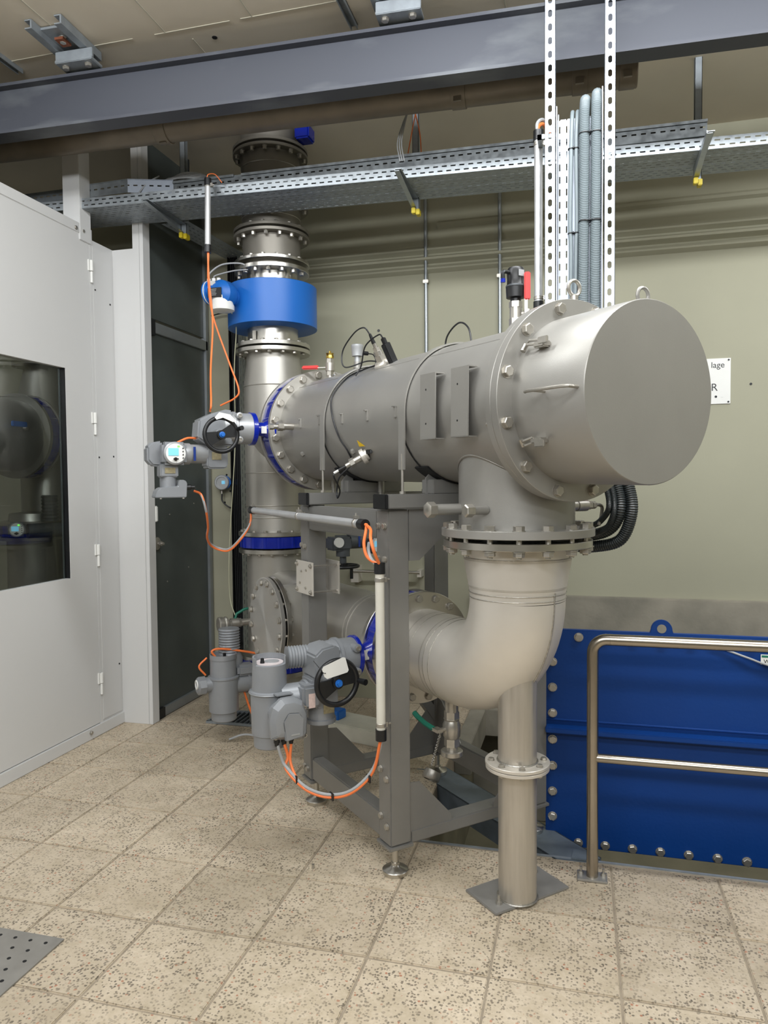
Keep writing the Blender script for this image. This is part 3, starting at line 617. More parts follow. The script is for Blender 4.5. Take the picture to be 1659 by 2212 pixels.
# temperature sensor lower front
n_ = (VA(.767, -34, 1)-V(.767)).normalized(); n_ = (n_+UV*.55).normalized(); p = VA(.767, -34, .288)
s2 = part('sensor_port', MB().lathe(p, n_, [(0, .026), (.012, .026), (.012, .036), (.03, .036), (.034, .03)], 24), BLAST2, t)
c = MB(); c.cyl(p+n_*.034, p+n_*.075, .016, n=16); c.lathe(p+n_*.07, n_, [(0, .022), (.022, .022)], 6); c.cyl(p+n_*.09, p+n_*.115, .012, n=12); part('probe', c, BOLT, s2)
part('plug_connector', MB().cyl(p+n_*.112, p+n_*.155, .008, n=8), BLACK, s2); part('plug_connector', MB().cyl(p+n_*.155, p+n_*.18, .006, n=8), WHITE, s2)
tipC = p+n_*.18
part('lever', MB().box(p+n_*.02-UV*.05+KV*.02, (.012, .05, .02), (n_, UV, KV)), BLACK, s2, bevel=.003)
tri = [VA(.80, -19.5, .2935), VA(.80, -25.5, .2935), VA(.745, -25.5, .2935)]
d_ = (VA(.78, -23, 1)-V(.78)).normalized(); part('warning_label', MB().prism(tri, d_*.001), mat('warning_yellow', (214, 176, 20), 0, .5, .02), t, label='yellow triangular warning label')
# bottom nozzles
for s, t_, zl in ((1.30, -.05, .05), (1.10, .02, .07), (1.62, .0, .05)):
    c = MB(); p = V(s, t_, -.28); c.cyl(p, p-KV*zl, .018, n=14); c.cyl(p-KV*zl, p-KV*(zl+.035), .013, n=12); part('drain_nozzle', c, BLAST, t)
# downward branch
c = MB(); c.lathe(L(.005, 0, 1.468), K, [(0, .222), (.30, .222)], 64); part('branch', c, BLAST, t)
c = MB(); c.tube(catmull([L(.227*math.cos(a), .227*math.sin(a), 1.93-math.sqrt(max(0, RV**2-(.227*math.sin(a))**2))+.001+.012*math.cos(a)**2*0) for a in [PI+.1+k*(PI*.9)/14 for k in range(15)]], 3), .004, 6); part('weld_bead', c, BLAST, t)
part('branch_flange', MB().ring(L(0, 0, 1.457), K, .292, .2, .030, 72), BLAST, t)
# nozzles with hex plugs on the branch
for s_, l_, r_, hr in ((.09, .12, .021, .030), (-.075, .065, .016, .024)):
    p = L(s_, -.205, 1.545); c = MB(); c.cyl(p, p-W*l_, r_, n=18); part('side_nozzle', c, BLAST, t)
    c = MB(); c.lathe(p-W*l_, -W, [(0, hr), (.03, hr), (.034, hr*.8)], 6); part('hex_plug', c, BOLT, t)
bolts(t, L(0, 0, 1.472), K, .266, 16, .0205, .020, nut=.072, phase=math.radians(6))
# far flange
part('end_flange', MB().ring(V(1.735), UV, .352, RV-.02, .03, 96), PIPE, t)
bolts(t, V(1.720), -UV, .322, 20, .0205, .018, phase=math.radians(9), keep=lambda p: (p-V(1.72)).dot(W) < .12)

# vessel straps with threaded rods
for s, lb in ((.36, 'flat grey strap over vessel nearer the cover'), (1.13, 'flat grey strap over vessel nearer the blue valve')):
    st = thing('vessel_strap', lb, 'strap', V(s, 0, .3), 'flat straps over the vessel')
    ro, ri, wd = .304, .297, .044; out = []; inn = []
    for k in range(41):
        a = PI*k/40; out.append((-ro*math.cos(a), ro*math.sin(a))); inn.append((-ri*math.cos(a), ri*math.sin(a)))
    out = [(-ro, -.235)]+out+[(ro, -.235)]; inn = [(-ri, -.235)]+inn+[(ri, -.235)]
    vs = []; fs = []; n_ = len(out)
    for e in (-wd/2, wd/2):
        for ring in (out, inn):
            vs += [V(s+e, a, b) for a, b in ring]
    for i in range(n_-1): fs += [(i, i+1, n_+i+1, n_+i), (2*n_+i, 3*n_+i, 3*n_+i+1, 2*n_+i+1), (i, 2*n_+i, 2*n_+i+1, i+1), (n_+i, n_+i+1, 3*n_+i+1, 3*n_+i)]
    fs += [(0, n_, 3*n_, 2*n_), (n_-1, 3*n_-1, 4*n_-1, 2*n_-1)]
    mb = MB().add(vs, fs); part('band', mb, BLAST, st, sharp=30)
    c = MB(); c.lathe(V(s+.024, 0, 0), UV, [(0, .2965), (0, .2935), (.006, .2935), (.006, .2965)], 96, closed=True); part('rubber_liner', c, RUB, st)
    for sg in (-1, 1):
        zz = 1.602 if s < 1 else 1.602; c = MB(); b_ = L(s, sg*.30, zz); c.cyl(b_, Vector((b_.x, b_.y, V(s).z-.17)), .006, n=8); c.lathe(b_, K, [(0, .013), (.010, .013)], 6); part('threaded_rod', c, BOLT, st)

# instruments standing on the vessel
t = thing('air_release_valve', 'black air release valve with red lever on top of the vessel', 'valve', V(-.04, 0, .29))
x0 = V(.01, 0, .28); part('pipe_stub', MB().cyl(x0, x0+K*.05, .018, n=18), BLAST, t)
x0 = x0-K*.045
c = MB(); c.lathe(x0+K*.08, K, [(0, .026), (.028, .026)], 6); c.cyl(x0+K*.105, x0+K*.15, .023, n=18); c.lathe(x0+K*.15, K, [(0, .026), (.022, .026)], 6); vb = part('ball_valve', c, BOLT, t)
c = MB(); c.cyl(x0+K*.125, x0+K*.125+W*.035-U*.03, .010, n=10); c.cyl(x0+K*.12+W*.03-U*.03, x0+K*.14+W*.035-U*.035, .016, n=10); part('stem', c, BOLT, vb)
hx = Vector((.045, -.02, 0)); c = MB(); c.box(x0+hx+K*.225, (.024, .010, .105), (Vector((1, .2, 0)).normalized(), Vector((-.2, 1, 0)).normalized(), K)); part('lever', c, RED, vb, label='red lever', bevel=.004)
c = MB(); c.box(x0+hx*.9+K*.15, (.012, .006, .06)); part('lever_arm', c, BOLT, vb)
hd = part('head', MB().lathe(x0+K*.17, K, [(0, .020), (.015, .020), (.017, .036), (.055, .038), (.06, .034), (.09, .033), (.118, .034), (.13, .028), (.132, .01)], 28), BLACK, t)
part('head_band', MB().ring(x0+K*.230, K, .0385, .03, .007, 28), DGREY, hd)
c = MB(); c.cyl(x0+K*.28-W*.02, x0+K*.28-W*.058, .007, n=8); c.tube(catmull([x0+K*.28-W*.055, x0+K*.272-W*.063, x0+K*.25-W*.062]), .008, 8); part('air_fitting', c, DKMET, hd)
part('air_fitting', MB().cyl(x0+K*.252-W*.062, x0+K*.238-W*.062, .009, n=8), BLUE, hd, label='blue push-in ring')
part('type_label', MB().box(x0+K*.275-U*.0335, (.026, .001, .024), (W, U, K)), GRC, hd)
t = thing('vent_valve', 'small ball valve with brass cap and long red lever near the riser', 'valve', V(1.60, 0, .29))
x0 = V(1.60, -.03, .285); c = MB(); c.cyl(x0, x0+K*.03, .018, n=14); c.lathe(x0+K*.02, K, [(0, .022), (.03, .022)], 6); c.cyl(x0+K*.045, x0+K*.09, .026, n=16); c.lathe(x0+K*.085, K, [(0, .022), (.03, .022)], 6); part('body', c, BOLT, t)
c = MB(); c.lathe(x0+K*.115, K, [(0, .022), (.012, .024), (.02, .02), (.03, .024)], 8); c.cyl(x0+K*.14, x0+K*.158, .006, n=6); part('cap', c, BRASS, t, label='brass cap')
dl = -Vector((1, .1, 0)).normalized(); c = MB(); c.box(x0+K*.066+dl*.050, (.05, .016, .004), (dl, Vector((-.1, 1, 0)).normalized(), K)); c.cyl(x0+K*.06, x0+K*.078, .008, n=8); lv = part('lever_arm', c, BOLT, t)
part('lever', MB().box(x0+K*.069+dl*.115, (.10, .016, .022), (dl, Vector((-.1, 1, 0)).normalized(), K)), RED, t, bevel=.006, label='red lever')
t = thing('level_switch', 'small capped level switch standing on the vessel behind', 'sensor', V(1.35, .05, .29))
x0 = V(1.36, .02, .27); c = MB(); c.cyl(x0, x0+K*.085, .019, n=16); c.lathe(x0+K*.05, K, [(0, .022), (.006, .022)], 16); part('tube', c, BLAST, t)
c = MB(); c.cyl(x0+K*.085, x0+K*.115, .016, n=14); c.lathe(x0+K*.115, K, [(0, .030), (.045, .032), (.05, .034), (.06, .034), (.063, .028)], 20); part('head', c, LGREY, t)
c = MB(); c.cyl(x0+K*.135+W*.025, x0+K*.135+W*.065, .011, n=10); part('plug_connector', c, BLACK, t)
pc = x0+K*.135+W*.07
cable([pc, pc+W*.03-K*.005, pc+W*.045-K*.04, pc+W*.03-K*.075, pc+W*.028-K*.085], .0032, BKC, 'short black cable hanging from the level switch')
cable([top1, top1+K*.03-W*.02+UV*.02, top1+K*.02+UV*.12-W*.02, top1-K*.05+UV*.22-W*.03, top1-K*.13+UV*.20-W*.03, VA(.98, 66, .325), VA(.88, 66, .312), VA(.82, 62, .32)], .0035, BKC, 'black cable looping left from the tall probe')
cable([top2, top2+K*.02+UV*.04, top2-K*.02+UV*.13-W*.02, VA(.92, 54, .325), VA(.93, 45, .305)], .0035, BKC, 'black cable drooping from the black connector box')
cable([VA(.84, 60, .30), VA(.95, 57, .299), VA(1.05, 47, .298), VA(1.075, 25, .298), VA(1.02, 5, .298), VA(.965, -15, .298), VA(.925, -29, .299), VA(.955, -42, .305), V(1.0, -.27, -.27), V(1.03, -.27, -.34), V(1.0, -.28, -.37), V(.955, -.29, -.33), tipC-K*.02, tipC], .0042, BKC, 'long black cable running down the vessel side and looping below')
cable([V(.36, .05, .30), V(.40, .06, .38), V(.50, .08, .42), V(.62, .10, .38), V(.64, .10, .29)], .004, BKC, 'black cable arching over the middle of the vessel top')
cable([V(1.60, .0, .29), V(1.56, -.03, .30), V(1.50, -.05, .298)], .004, GRC, 'tiny grey cable end beside the vent valve')
t = thing('sample_valve', 'small stainless sampling valve with red lever and bent outlet', 'valve', L(0, .22, 1.545))
x0 = L(0, .215, 1.548); c = MB(); c.cyl(x0, x0+W*.10, .021, n=16); c.cyl(x0+W*.095, x0+W*.15, .024, n=16); c.lathe(x0+W*.15, W, [(0, .018), (.025, .018)], 6); c.lathe(x0+W*.18, W, [(0, .016), (.02, .016)], 6); c.cyl(x0+K*.03, x0+K*.03+W*.1, .014, n=10); part('body', c, BOLT, t)
c = MB(); c.tube(catmull([x0+W*.195, x0+W*.225, x0+W*.242-K*.012, x0+W*.236-K*.05, x0+W*.222-K*.085]), .0075, 8); part('outlet', c, BOLT, t)
c = MB(); c.prism([x0+W*.135+K*.02, x0+W*.155+K*.02, x0+W*.165+K*.045, x0+W*.20+K*.045, x0+W*.20+K*.052, x0+W*.15+K*.053], U*.012); part('lever', c, RED, t, label='red lever')

# ================================================================= BUTTERFLY VALVES
def valve(label, c, ax, R_, r_in, th, grp='blue butterfly valves', up=None, lugs=16, phase=0):
    t = thing('butterfly_valve', label, 'valve', c, grp); x, y, z = basis(ax, up)
    part('body', MB().ring(c, ax, R_*.97, r_in, th, 72), BLUE, t)
    lm = MB().cyl(-K*th*.49, K*th*.49, R_*.085, n=10).mesh('lug', BLUE)
    for i in range(lugs):
        a = 2*PI*i/lugs+phase; inst('lug', lm, t, Vector(c)+(x*math.cos(a)+y*math.sin(a))*R_*.90, z)
    return t
va = valve('blue valve between vessel end and riser', V(1.81), UV, .352, .2, .11, lugs=20, phase=math.radians(9))
part('back_flange', MB().ring(V(1.88), UV, .352, .2, .03, 96), PIPE, va)
vbv = valve('blue valve in the lower pipe beside the big elbow', L(.745, 0, .87), U, .262, .17, .075, lugs=16)
vc = valve('blue valve high in the riser under the tee', L(2.55, 0, 1.255), K, .25, .18, .075, lugs=16, phase=.1)
vd = valve('blue valve low in the riser near the floor', L(2.55, 0, .42), K, .25, .18, .075, lugs=16)

# ================================================================= RISER (stack)
SP = L(2.55, 0, 0)
def S(z): return Vector((SP.x, SP.y, z))
def flanged(t, z, r, th, m_=PIPE): part('flange', MB().ring(S(z), K, r, .17, th, 64), m_, t)
t = thing('riser_pipe', 'thick stainless riser pipe with tee behind the vessel end', 'pipe', S(1.3))
part('pipe', MB().lathe(S(0), K, [(1.31, .198), (2.30, .203), (2.31, .203), (2.46, .182), (2.525, .180)], 72), PIPE, t)
flanged(t, 1.31, .252, .028, FLG); flanged(t, 2.535, .25, .026, FLG)
bolts(t, S(2.52), -K, .222, 16, .014, .012, phase=.1, keep=lambda p: p.y < SP.y+.05)
bolts(t, S(1.325), K, .226, 16, .014, .012, phase=.1, keep=lambda p: p.y < SP.y+.05)
for z in (2.302, 1.72, 1.50, 1.42): part('weld_bead', MB().torus(S(z), K, .2005 if z < 2 else .204, .0035, 64, 6), PIPE, t)
part('tee_branch', MB().lathe(V(1.885), UV, [(0, .335), (.05, .32), (.22, .20), (.65, .19)], 64), PIPE, t)
t = thing('flow_meter', 'bright blue flow meter ring with transmitter head on the riser', 'flow meter', S(2.7))
part('pipe', MB().lathe(S(0), K, [(2.57, .17), (3.08, .17)], 64), FLG, t)
part('housing', MB().lathe(S(0), K, [(2.69, .29), (2.694, .30), (2.966, .30), (2.97, .295)], 96), MBLUE, t, label='blue drum')
for z in (2.573, 3.072): flanged(t, z, .25, .026, FLG)
bolts(t, S(2.586), K, .222, 16, .014, .012, phase=.1, keep=lambda p: p.y < SP.y+.05)
bolts(t, S(3.058), -K, .222, 16, .015, .022, phase=.1, keep=lambda p: p.y < SP.y+.05)
part('earthing_tab', MB().box(S(2.63)+Vector((-.06, -.175, 0)), (.02, .006, .06)), BOLT, t)
hp = S(2.86)+Vector((-.17, -.33, 0)); hdv = Vector((-.25, -1, -.3)).normalized()
q0 = S(2.86)+Vector((-.16, -.24, 0)); hl = thing if 0 else None
h = part('transmitter', MB().lathe(q0, Vector((-.2, -1, 0)), [(0, .06), (.05, .05), (.06, .07), (.10, .088), (.16, .085), (.185, .06), (.19, .02)], 32), MBLUE, t)
pb = q0+Vector((-.025, -.13, -.02)); part('cover_ring', MB().lathe(pb, -K, [(0, .068), (.045, .068), (.055, .074), (.085, .074), (.09, .06)], 28), WHITE, h, label='white knurled cover')
part('body', MB().lathe(pb+K*.02, -K, [(0, .05), (.03, .067), (.055, .067)], 28), MBLUE, h)
pl = q0+Vector((-.11, -.11, .02)); part('side_cover', MB().lathe(pl, Vector((-1, .15, 0)), [(0, .07), (.012, .074), (.028, .074), (.040, .055), (.042, .02)], 32), MBLUE, h)
part('side_rim', MB().lathe(pl+Vector((-.010, .001, 0)), Vector((-1, .15, 0)), [(0, .076), (.006, .076)], 32), WHITE, h)
part('side_body', MB().lathe(pl+Vector((.10, 0, 0)), Vector((-1, .15, 0)), [(0, .07), (.10, .074)], 32), MBLUE, h)
c = MB()
for dx in (-.07, -.035, 0): c.cyl(q0+Vector((-.07+dx, -.09, .07)), q0+Vector((-.07+dx, -.09, .115)), .013, n=12)
part('cable_glands', c, WHITE, h)
part('cable_boss', MB().box(q0+Vector((-.08, -.09, .065)), (.09, .05, .05)), MBLUE, h, bevel=.008)
tx = q0+Vector((.0, -.196, .01)); 
part('type_plate', MB().box(q0+Vector((-.045, -.20, -.005)), (.095, .004, .06)), BLACK, h)
c = MB()
for k in range(5): c.box(q0+Vector((-.055, -.2025, .015-.009*k)), (.05-.006*(k % 3), .001, .0028))
part('plate_print', c, GRC, h)
part('type_label', MB().box(q0+Vector((-.075, -.175, .062)), (.05, .004, .028), (Vector((1, 0, 0)), Vector((0, .8, .6)), Vector((0, -.6, .8)))), WHITE, h)
cable([q0+Vector((-.14, -.09, .115)), q0+Vector((-.14, -.07, .16)), q0+Vector((-.07, -.04, .215)), q0+Vector((.04, .0, .225)), q0+Vector((.09, .03, .20))], .0055, GRC, 'grey cable from transmitter head up to the riser flange')
cable([q0+Vector((-.105, -.09, .115)), q0+Vector((-.10, -.07, .14)), q0+Vector((0, -.02, .175)), q0+Vector((.08, .03, .19))], .0045, GRC, 'second grey cable behind the transmitter head')
t = thing('riser_pipe', 'shade-darkened stainless riser section between flow meter and tray', 'pipe', S(3.1))
part('pipe', MB().lathe(S(0), K, [(3.10, .188), (3.30, .196), (3.99, .196)], 72), SHADEP, t)
for z, rr in ((3.125, .252), (3.30, .254), (3.335, .254), (3.50, .25), (3.84, .25), (3.875, .25)): flanged(t, z, rr, .02, SHADEP if z > 3.2 else FLG)
kp = lambda p: p.y < SP.y+.08
for z, ax, nut in ((3.29, -K, 0), (3.347, K, 0), (3.138, K, 0), (3.49, -K, 0), (3.83, -K, 0)): bolts(t, S(z), ax, .224, 16, .014, .024 if ax == -K else .012, phase=.15, keep=kp)
for z in (3.42, 3.62, 3.75): part('weld_bead', MB().torus(S(z), K, .197, .003, 64, 6), PIPE, t)
part('valve_corner', MB().box(S(3.95)+Vector((.27, -.06, -.01)), (.10, .12, .09)), BLUE, t, label='blue corner of the valve above the top flange', bevel=.01)
# lower riser and lower pipe
t = thing('lower_pipe', 'large stainless pipe junction with round blind flange near the floor', 'pipe', L(2.2, 0, .87))
pp = part('pipe', MB().lathe(L(.80, 0, .87), U, [(0, .185), (.25, .195), (1.72, .199), (1.76, .19)], 72), PIPE, t)
part('riser', MB().lathe(S(0), K, [(.46, .2), (1.20, .198)], 72), PIPE, t)
part('stub', MB().lathe(L(1.676, -.05, .87), -W, [(0, .2), (.31, .2)], 72), PIPE, t)
part('flange', MB().ring(L(1.676, -.365, .87), W, .252, .18, .026, 72), FLG, t)
part('flange', MB().ring(L(.80, 0, .87), U, .264, .17, .028, 72), FLG, t)
part('flange', MB().ring(S(1.195), K, .252, .18, .028, 64), FLG, t); part('flange', MB().ring(S(.475), K, .252, .18, .028, 64), FLG, t)
bolts(t, S(1.18), -K, .226, 16, .014, .012, phase=.1, keep=kp)
dm = MB().lathe((0, 0, 0), K, [(0, .05), (0, .249), (.002, .252), (.022, .252), (.024, .249), (.024, .0005)], 72)
inst('blind_flange', dm.mesh('blind_flange', RAD, sharp=30), t, L(1.676, -.389, .87), -W)
bolts(t, L(1.676, -.415, .87), -W, .224, 16, .0165, .013, nut=.065, phase=.2)
for s in (1.10, 1.14): part('weld_bead', MB().torus(L(s, 0, .87), U, .1965, .003, 64, 6), PIPE, t)
part('weld_bead', MB().torus(L(1.676, -.215, .87), W, .2, .005, 48, 6), WELD, t)
part('floor_sleeve', MB().lathe(S(0), K, [(-.1, .2), (.38, .2)], 48), PIPE, t); part('flange', MB().ring(S(.368), K, .252, .18, .028, 64), FLG, t)

# ================================================================= ELBOW with dummy leg
t = thing('pipe_elbow', 'large pale stainless pipe elbow with reducer below the vessel', 'pipe', L(0, 0, 1.0))
RE = .33; path = [L(.70, 0, .87), L(.52, 0, .87), L(RE+.02, 0, .87)]
path += [L(RE-RE*math.sin(a), 0, .87+RE-RE*math.cos(a)) for a in [PI/2*k/20 for k in range(21)]]
mb = MB(); pts = path; ang = []
# sweep with a fixed side vector so that the rings stay aligned
vs = []; n = 64
for i, p in enumerate(pts):
    tg = (pts[min(i+1, len(pts)-1)]-pts[max(i-1, 0)]).normalized(); x = W; y = tg.cross(x)
    for k in range(n):
        a = 2*PI*k/n; vs.append(p+(x*math.cos(a)+y*math.sin(a))*.184)
fs = [(i*n+k, i*n+(k+1) % n, (i+1)*n+(k+1) % n, (i+1)*n+k) for i in range(len(pts)-1) for k in range(n)]
mb.add(vs, fs); part('elbow', mb, BLAST2, t, sharp=60)
part('reducer', MB().lathe(L(0, 0, 1.195), K, [(0, .184), (.03, .185), (.15, .206), (.205, .208)], 72), BLAST2, t)
part('flange', MB().ring(L(0, 0, 1.414), K, .284, .19, .026, 72), FLG, t)
part('gasket', MB().ring(L(0, 0, 1.434), K, .215, .19, .016, 48), BLACK, t)
part('flange', MB().ring(L(.69, 0, .87), U, .264, .17, .028, 72), FLG, t)
bolts(t, L(.676, 0, .87), -U, .235, 16, .0175, .014, phase=math.radians(6), keep=lambda p: True)
for z, r in ((1.205, .1855), (1.225, .187), (1.36, .207)): part('weld_bead', MB().torus(L(0, 0, z), K, r, .0016, 72, 6), WELD, t)
for s in (.36, .40): part('weld_bead', MB().torus(L(s, 0, .87), U, .1845, .0016, 72, 6), WELD, t)
for s in (.52,): part('weld_bead', MB().torus(L(s, 0, .87), U, .1845, .0012, 72, 6), WELD, t)
TINT = mat('weld_heat_tint', (190, 185, 175), .5, .40, .12, 12)
for z, h, ra in ((1.243, .008, .1895), (1.350, .010, .2064)):
    part('heat_tint_band', MB().lathe(L(0, 0, z), K, [(0, ra-.004), (0, ra), (h, ra+h*.13), (h, ra-.004)], 72, closed=True), TINT, t)
for s_ in (.425, .565):
    part('heat_tint_band', MB().lathe(L(s_, 0, .87), U, [(0, .18), (0, .1843), (.008, .1843), (.008, .18)], 72, closed=True), TINT, t)
sp3 = [L(RE-RE*math.sin(a), 0, .87+RE-RE*math.cos(a))+((U*(-math.sin(a))+K*(-math.cos(a)))*math.cos(.12)-W*math.sin(.12)*-1)*.1855 for a in [PI/2*(1-k/16*.60) for k in range(17)]]
part('weld_seam', MB().tube([L(0, 0, 1.235)+(-U*math.cos(.12)+W*math.sin(.12))*.189]+sp3, .003, 6), WELD, t)
SUPP = mat('brushed_support_pipe', (186, 180, 170), .65, .36, .08, 10, stretch=(6, 6, .5), rvar=.05)
part('support_stub', MB().lathe(L(0, 0, .555), K, [(0, .0755), (.38, .0755)], 48), SUPP, t)
part('stub_flange', MB().ring(L(0, 0, .549), K, .126, .06, .013, 56), BLAST2, t)
part('weld_bead', MB().torus(L(0, 0, .557), K, .0775, .004, 40, 6), WELD, t)
bolts(t, L(0, 0, .556), K, .103, 8, .0115, .010, nut=.030, phase=.25)
# drain valve under the elbow
t2 = thing('drain_valve', 'stainless drain valve with green lever under the big elbow', 'valve', L(.42, 0, .6))
dz = L(.42, -.02, 0); c = MB(); c.cyl(dz+K*.64, dz+K*.70, .030, n=18); c.lathe(dz+K*.605, K, [(0, .034), (.035, .034)], 6); part('nipple', c, BOLT, t2)
c = MB(); c.lathe(dz+K*.52, K, [(0, .03), (.01, .038), (.06, .04), (.08, .032), (.088, .036)], 24); vb2 = part('body', c, BOLT, t2)
c = MB(); c.lathe(dz+K*.485, K, [(0, .034), (.035, .034)], 6); c.cyl(dz+K*.46, dz+K*.49, .026, n=16); c.lathe(dz+K*.442, K, [(0, .044), (.004, .049), (.022, .049), (.026, .044)], 28); part('coupling', c, BOLT, t2)
c = MB(); q = dz+K*.565-W*.035+U*.0; c.cyl(dz+K*.565, q-W*.03, .010, n=10); c.box(q-W*.035+U*.01, (.03, .045, .014), (W, U, K)); part('stem', c, BOLT, vb2)
c = MB(); a = q-W*.04+U*.03; c.tube([a, a+U*.05-W*.012+K*.012, a+U*.10-W*.02+K*.03, a+U*.125-W*.022+K*.042], .012, 8); part('lever', c, GRN, vb2, label='green lever')
cp = Vector((-.735, 3.68, .13)); ch = MB(); a = q-W*.02; m_ = 26
for i in range(m_):
    p = a.lerp(cp+K*.05, i/m_); ch.torus(p, W if i % 2 else U, .006, .0018, 8, 4)
part('chain', ch, BOLT, t2)
c = MB(); d_ = Vector((-.3, -.5, -.8)).normalized(); c.lathe(cp, d_, [(-.03, .02), (-.028, .045), (.01, .047), (.02, .04), (.02, .034), (0, .034)], 24); part('dust_cap', c, BOLT, t2)
# support stand
t = thing('pipe_support', 'stainless round support post with rectangular base plate', 'support', L(0, 0, 0))
part('post', MB().lathe(L(0, 0, .008), K, [(0, .075), (.53, .075)], 48), SUPP, t)
part('flange', MB().ring(L(0, 0, .533), K, .124, .06, .013, 56), BLAST2, t)
part('base_plate', MB().box(L(.043, .035, .006), (.197, .372, .010), (U, W, K)), mat('plate_steel', (140, 138, 134), .3, .55, .12, 10), t, bevel=.002)
part('weld_bead', MB().torus(L(0, 0, .012), K, .078, .004, 40, 6), WELD, t)
for s_, t_ in ((-.008, -.10), (.10, .175)):
    c = MB(); p = L(s_, t_, .011); c.lathe(p, K, [(0, .013), (.010, .013)], 6); c.cyl(p, p+K*.034, .006, n=8); part('anchor_bolt', c, BOLT, t)

# ================================================================= STEEL FRAME
t = thing('vessel_stand', 'square-tube grey steel stand carrying the vessel', 'frame', L(.8, .05, 0))
AX = (U, W, K)
def fbox(name, s0, s1, t0, t1, z0, z1, m_=FRAME, bevel=.006, lb=None): return part(name, MB().box(L((s0+s1)/2, (t0+t1)/2, (z0+z1)/2), (abs(s1-s0), abs(t1-t0), abs(z1-z0)), AX), m_, t, bevel=bevel, label=lb)
SA, SB, TA, TB = .36, 1.16, -.37, .38
legs = []
for s_ in (SA, SB):
    for t_ in (TA, TB):
        lg = fbox('leg', s_, s_+.1, t_, t_+.1, .14, 1.538); legs.append(lg)
        part('foot_plate', MB().box(L(s_+.05, t_+.05, .132), (.115, .115, .014), AX), FRAME, lg, bevel=.002)
        p = L(s_+.05, t_+.05, 0); c = MB(); zf = 0.0
        c.lathe(p+K*zf, K, [(0, .052), (.018, .055), (.022, .050), (.030, .022), (.040, .013), (.125, .013)], 36); c.lathe(p+K*.036, K, [(0, .018), (.012, .018)], 6)
        part('levelling_foot', c, FLG, lg)
for t_ in (TA, TB):
    fbox('long_beam', SA+.1, SB, t_+.006, t_+.07, .145, .255); fbox('long_beam', SA+.1, SB, t_+.004, t_+.062, 1.415, 1.536)
for s_ in (SA, SB):
    fbox('cross_beam', s_+.004, s_+.09, TA+.1, TB, .132, .188)
fbox('middle_beam', .77, .85, TA+.06, TB, 1.43, 1.53)
for s_, lb in ((.33, None), (1.11, None)):
    cb = fbox('top_beam', s_, s_+.10, -.385, .52, 1.542, 1.60, bevel=.004)
    for e in (-.3925, .5275): part('end_cap', MB().box(L(s_+.05, e, 1.571), (.103, .016, .06), AX), BLACK, cb, bevel=.003, label='black plastic end cap')
def gusset(pts, s_, th=.006):
    part('gusset', MB().prism([L(s_, a, b) for a, b in pts], U*th), FRAME, t)
gusset([(-.27, 1.536), (-.03, 1.536), (-.115, 1.41), (-.22, 1.325), (-.27, 1.325)], SA)
gusset([(.37, 1.536), (.13, 1.536), (.21, 1.41), (.32, 1.325), (.37, 1.325)], SA)
for s_ in (SA+.008, SB+.008):
    gusset([(-.27, .39), (-.22, .385), (-.06, .21), (-.06, .175), (-.27, .175)], s_); gusset([(.38, .39), (.33, .385), (.17, .21), (.17, .175), (.38, .175)], s_)
for t_ in (TB+.02,):
    part('gusset', MB().prism([L(a, t_, b) for a, b in ((.46, .45), (.50, .44), (.68, .25), (.68, .20), (.46, .20))], W*.006), FRAME, t)
    part('gusset', MB().prism([L(a, t_, b) for a, b in ((1.16, .45), (1.12, .44), (.94, .25), (.94, .20), (1.16, .20))], W*.006), FRAME, t)
part('brace', MB().box(L(.36+.83, .28, .5), (.05, .05, .55), (U, (W*.8+K*.6).normalized(), (K*.8-W*.6).normalized())), DKMET if 0 else FRAME, t)
me = boltmesh(.013, .011)
for s_ in (.385, .435):
    for z in (1.47, 1.335): inst('bolt', me, t, L(s_, TA-.001, z), -W)
    for z in (.42, .22): inst('bolt', me, t, L(s_, TA-.001, z+(0 if s_ < .4 else .03)), -W)
for z in (1.49, 1.33, .46, .19): inst('bolt', me, t, L(1.20, TA-.001, z), -W); inst('bolt', me, t, L(1.235, TA-.001, z+.006), -W)
# saddles
for s_ in (.38, 1.16):
    pts = [(-.175, 1.60), (-.175, 1.665), (-.125, 1.72)]
    pts += [(.298*math.sin(a), 1.935-.298*math.cos(a)) for a in [-.40+.80*k/12 for k in range(13)]]+[(.125, 1.72), (.175, 1.665), (.175, 1.60)]
    part('saddle', MB().prism([L(s_-.004, a, b) for a, b in pts], U*.008), FRAME, t)
    part('saddle_side', MB().box(L(s_, 0, 1.63), (.09, .33, .06), AX), FRAME, t, bevel=.003)
    P1 = [(.3005*math.sin(a), .3005*math.cos(a)) for a in [-.72+1.44*k/20 for k in range(21)]]; P0 = [(a*.978, b*.978) for a, b in P1]
    sv = V(s_).z; vs = []; fs = []; n_ = 21
    for e in (-.05, .05):
        for ring in (P1, P0): vs += [L(s_+e, a, sv-b) for a, b in ring]
    for i in range(n_-1): fs += [(i, i+1, n_+i+1, n_+i), (2*n_+i, 3*n_+i, 3*n_+i+1, 2*n_+i+1), (i, 2*n_+i, 2*n_+i+1, i+1), (n_+i, n_+i+1, 3*n_+i+1, 3*n_+i)]
    fs += [(0, n_, 3*n_, 2*n_), (n_-1, 3*n_-1, 4*n_-1, 2*n_-1)]
    part('rubber_pad', MB().add(vs, fs), RUB, t)
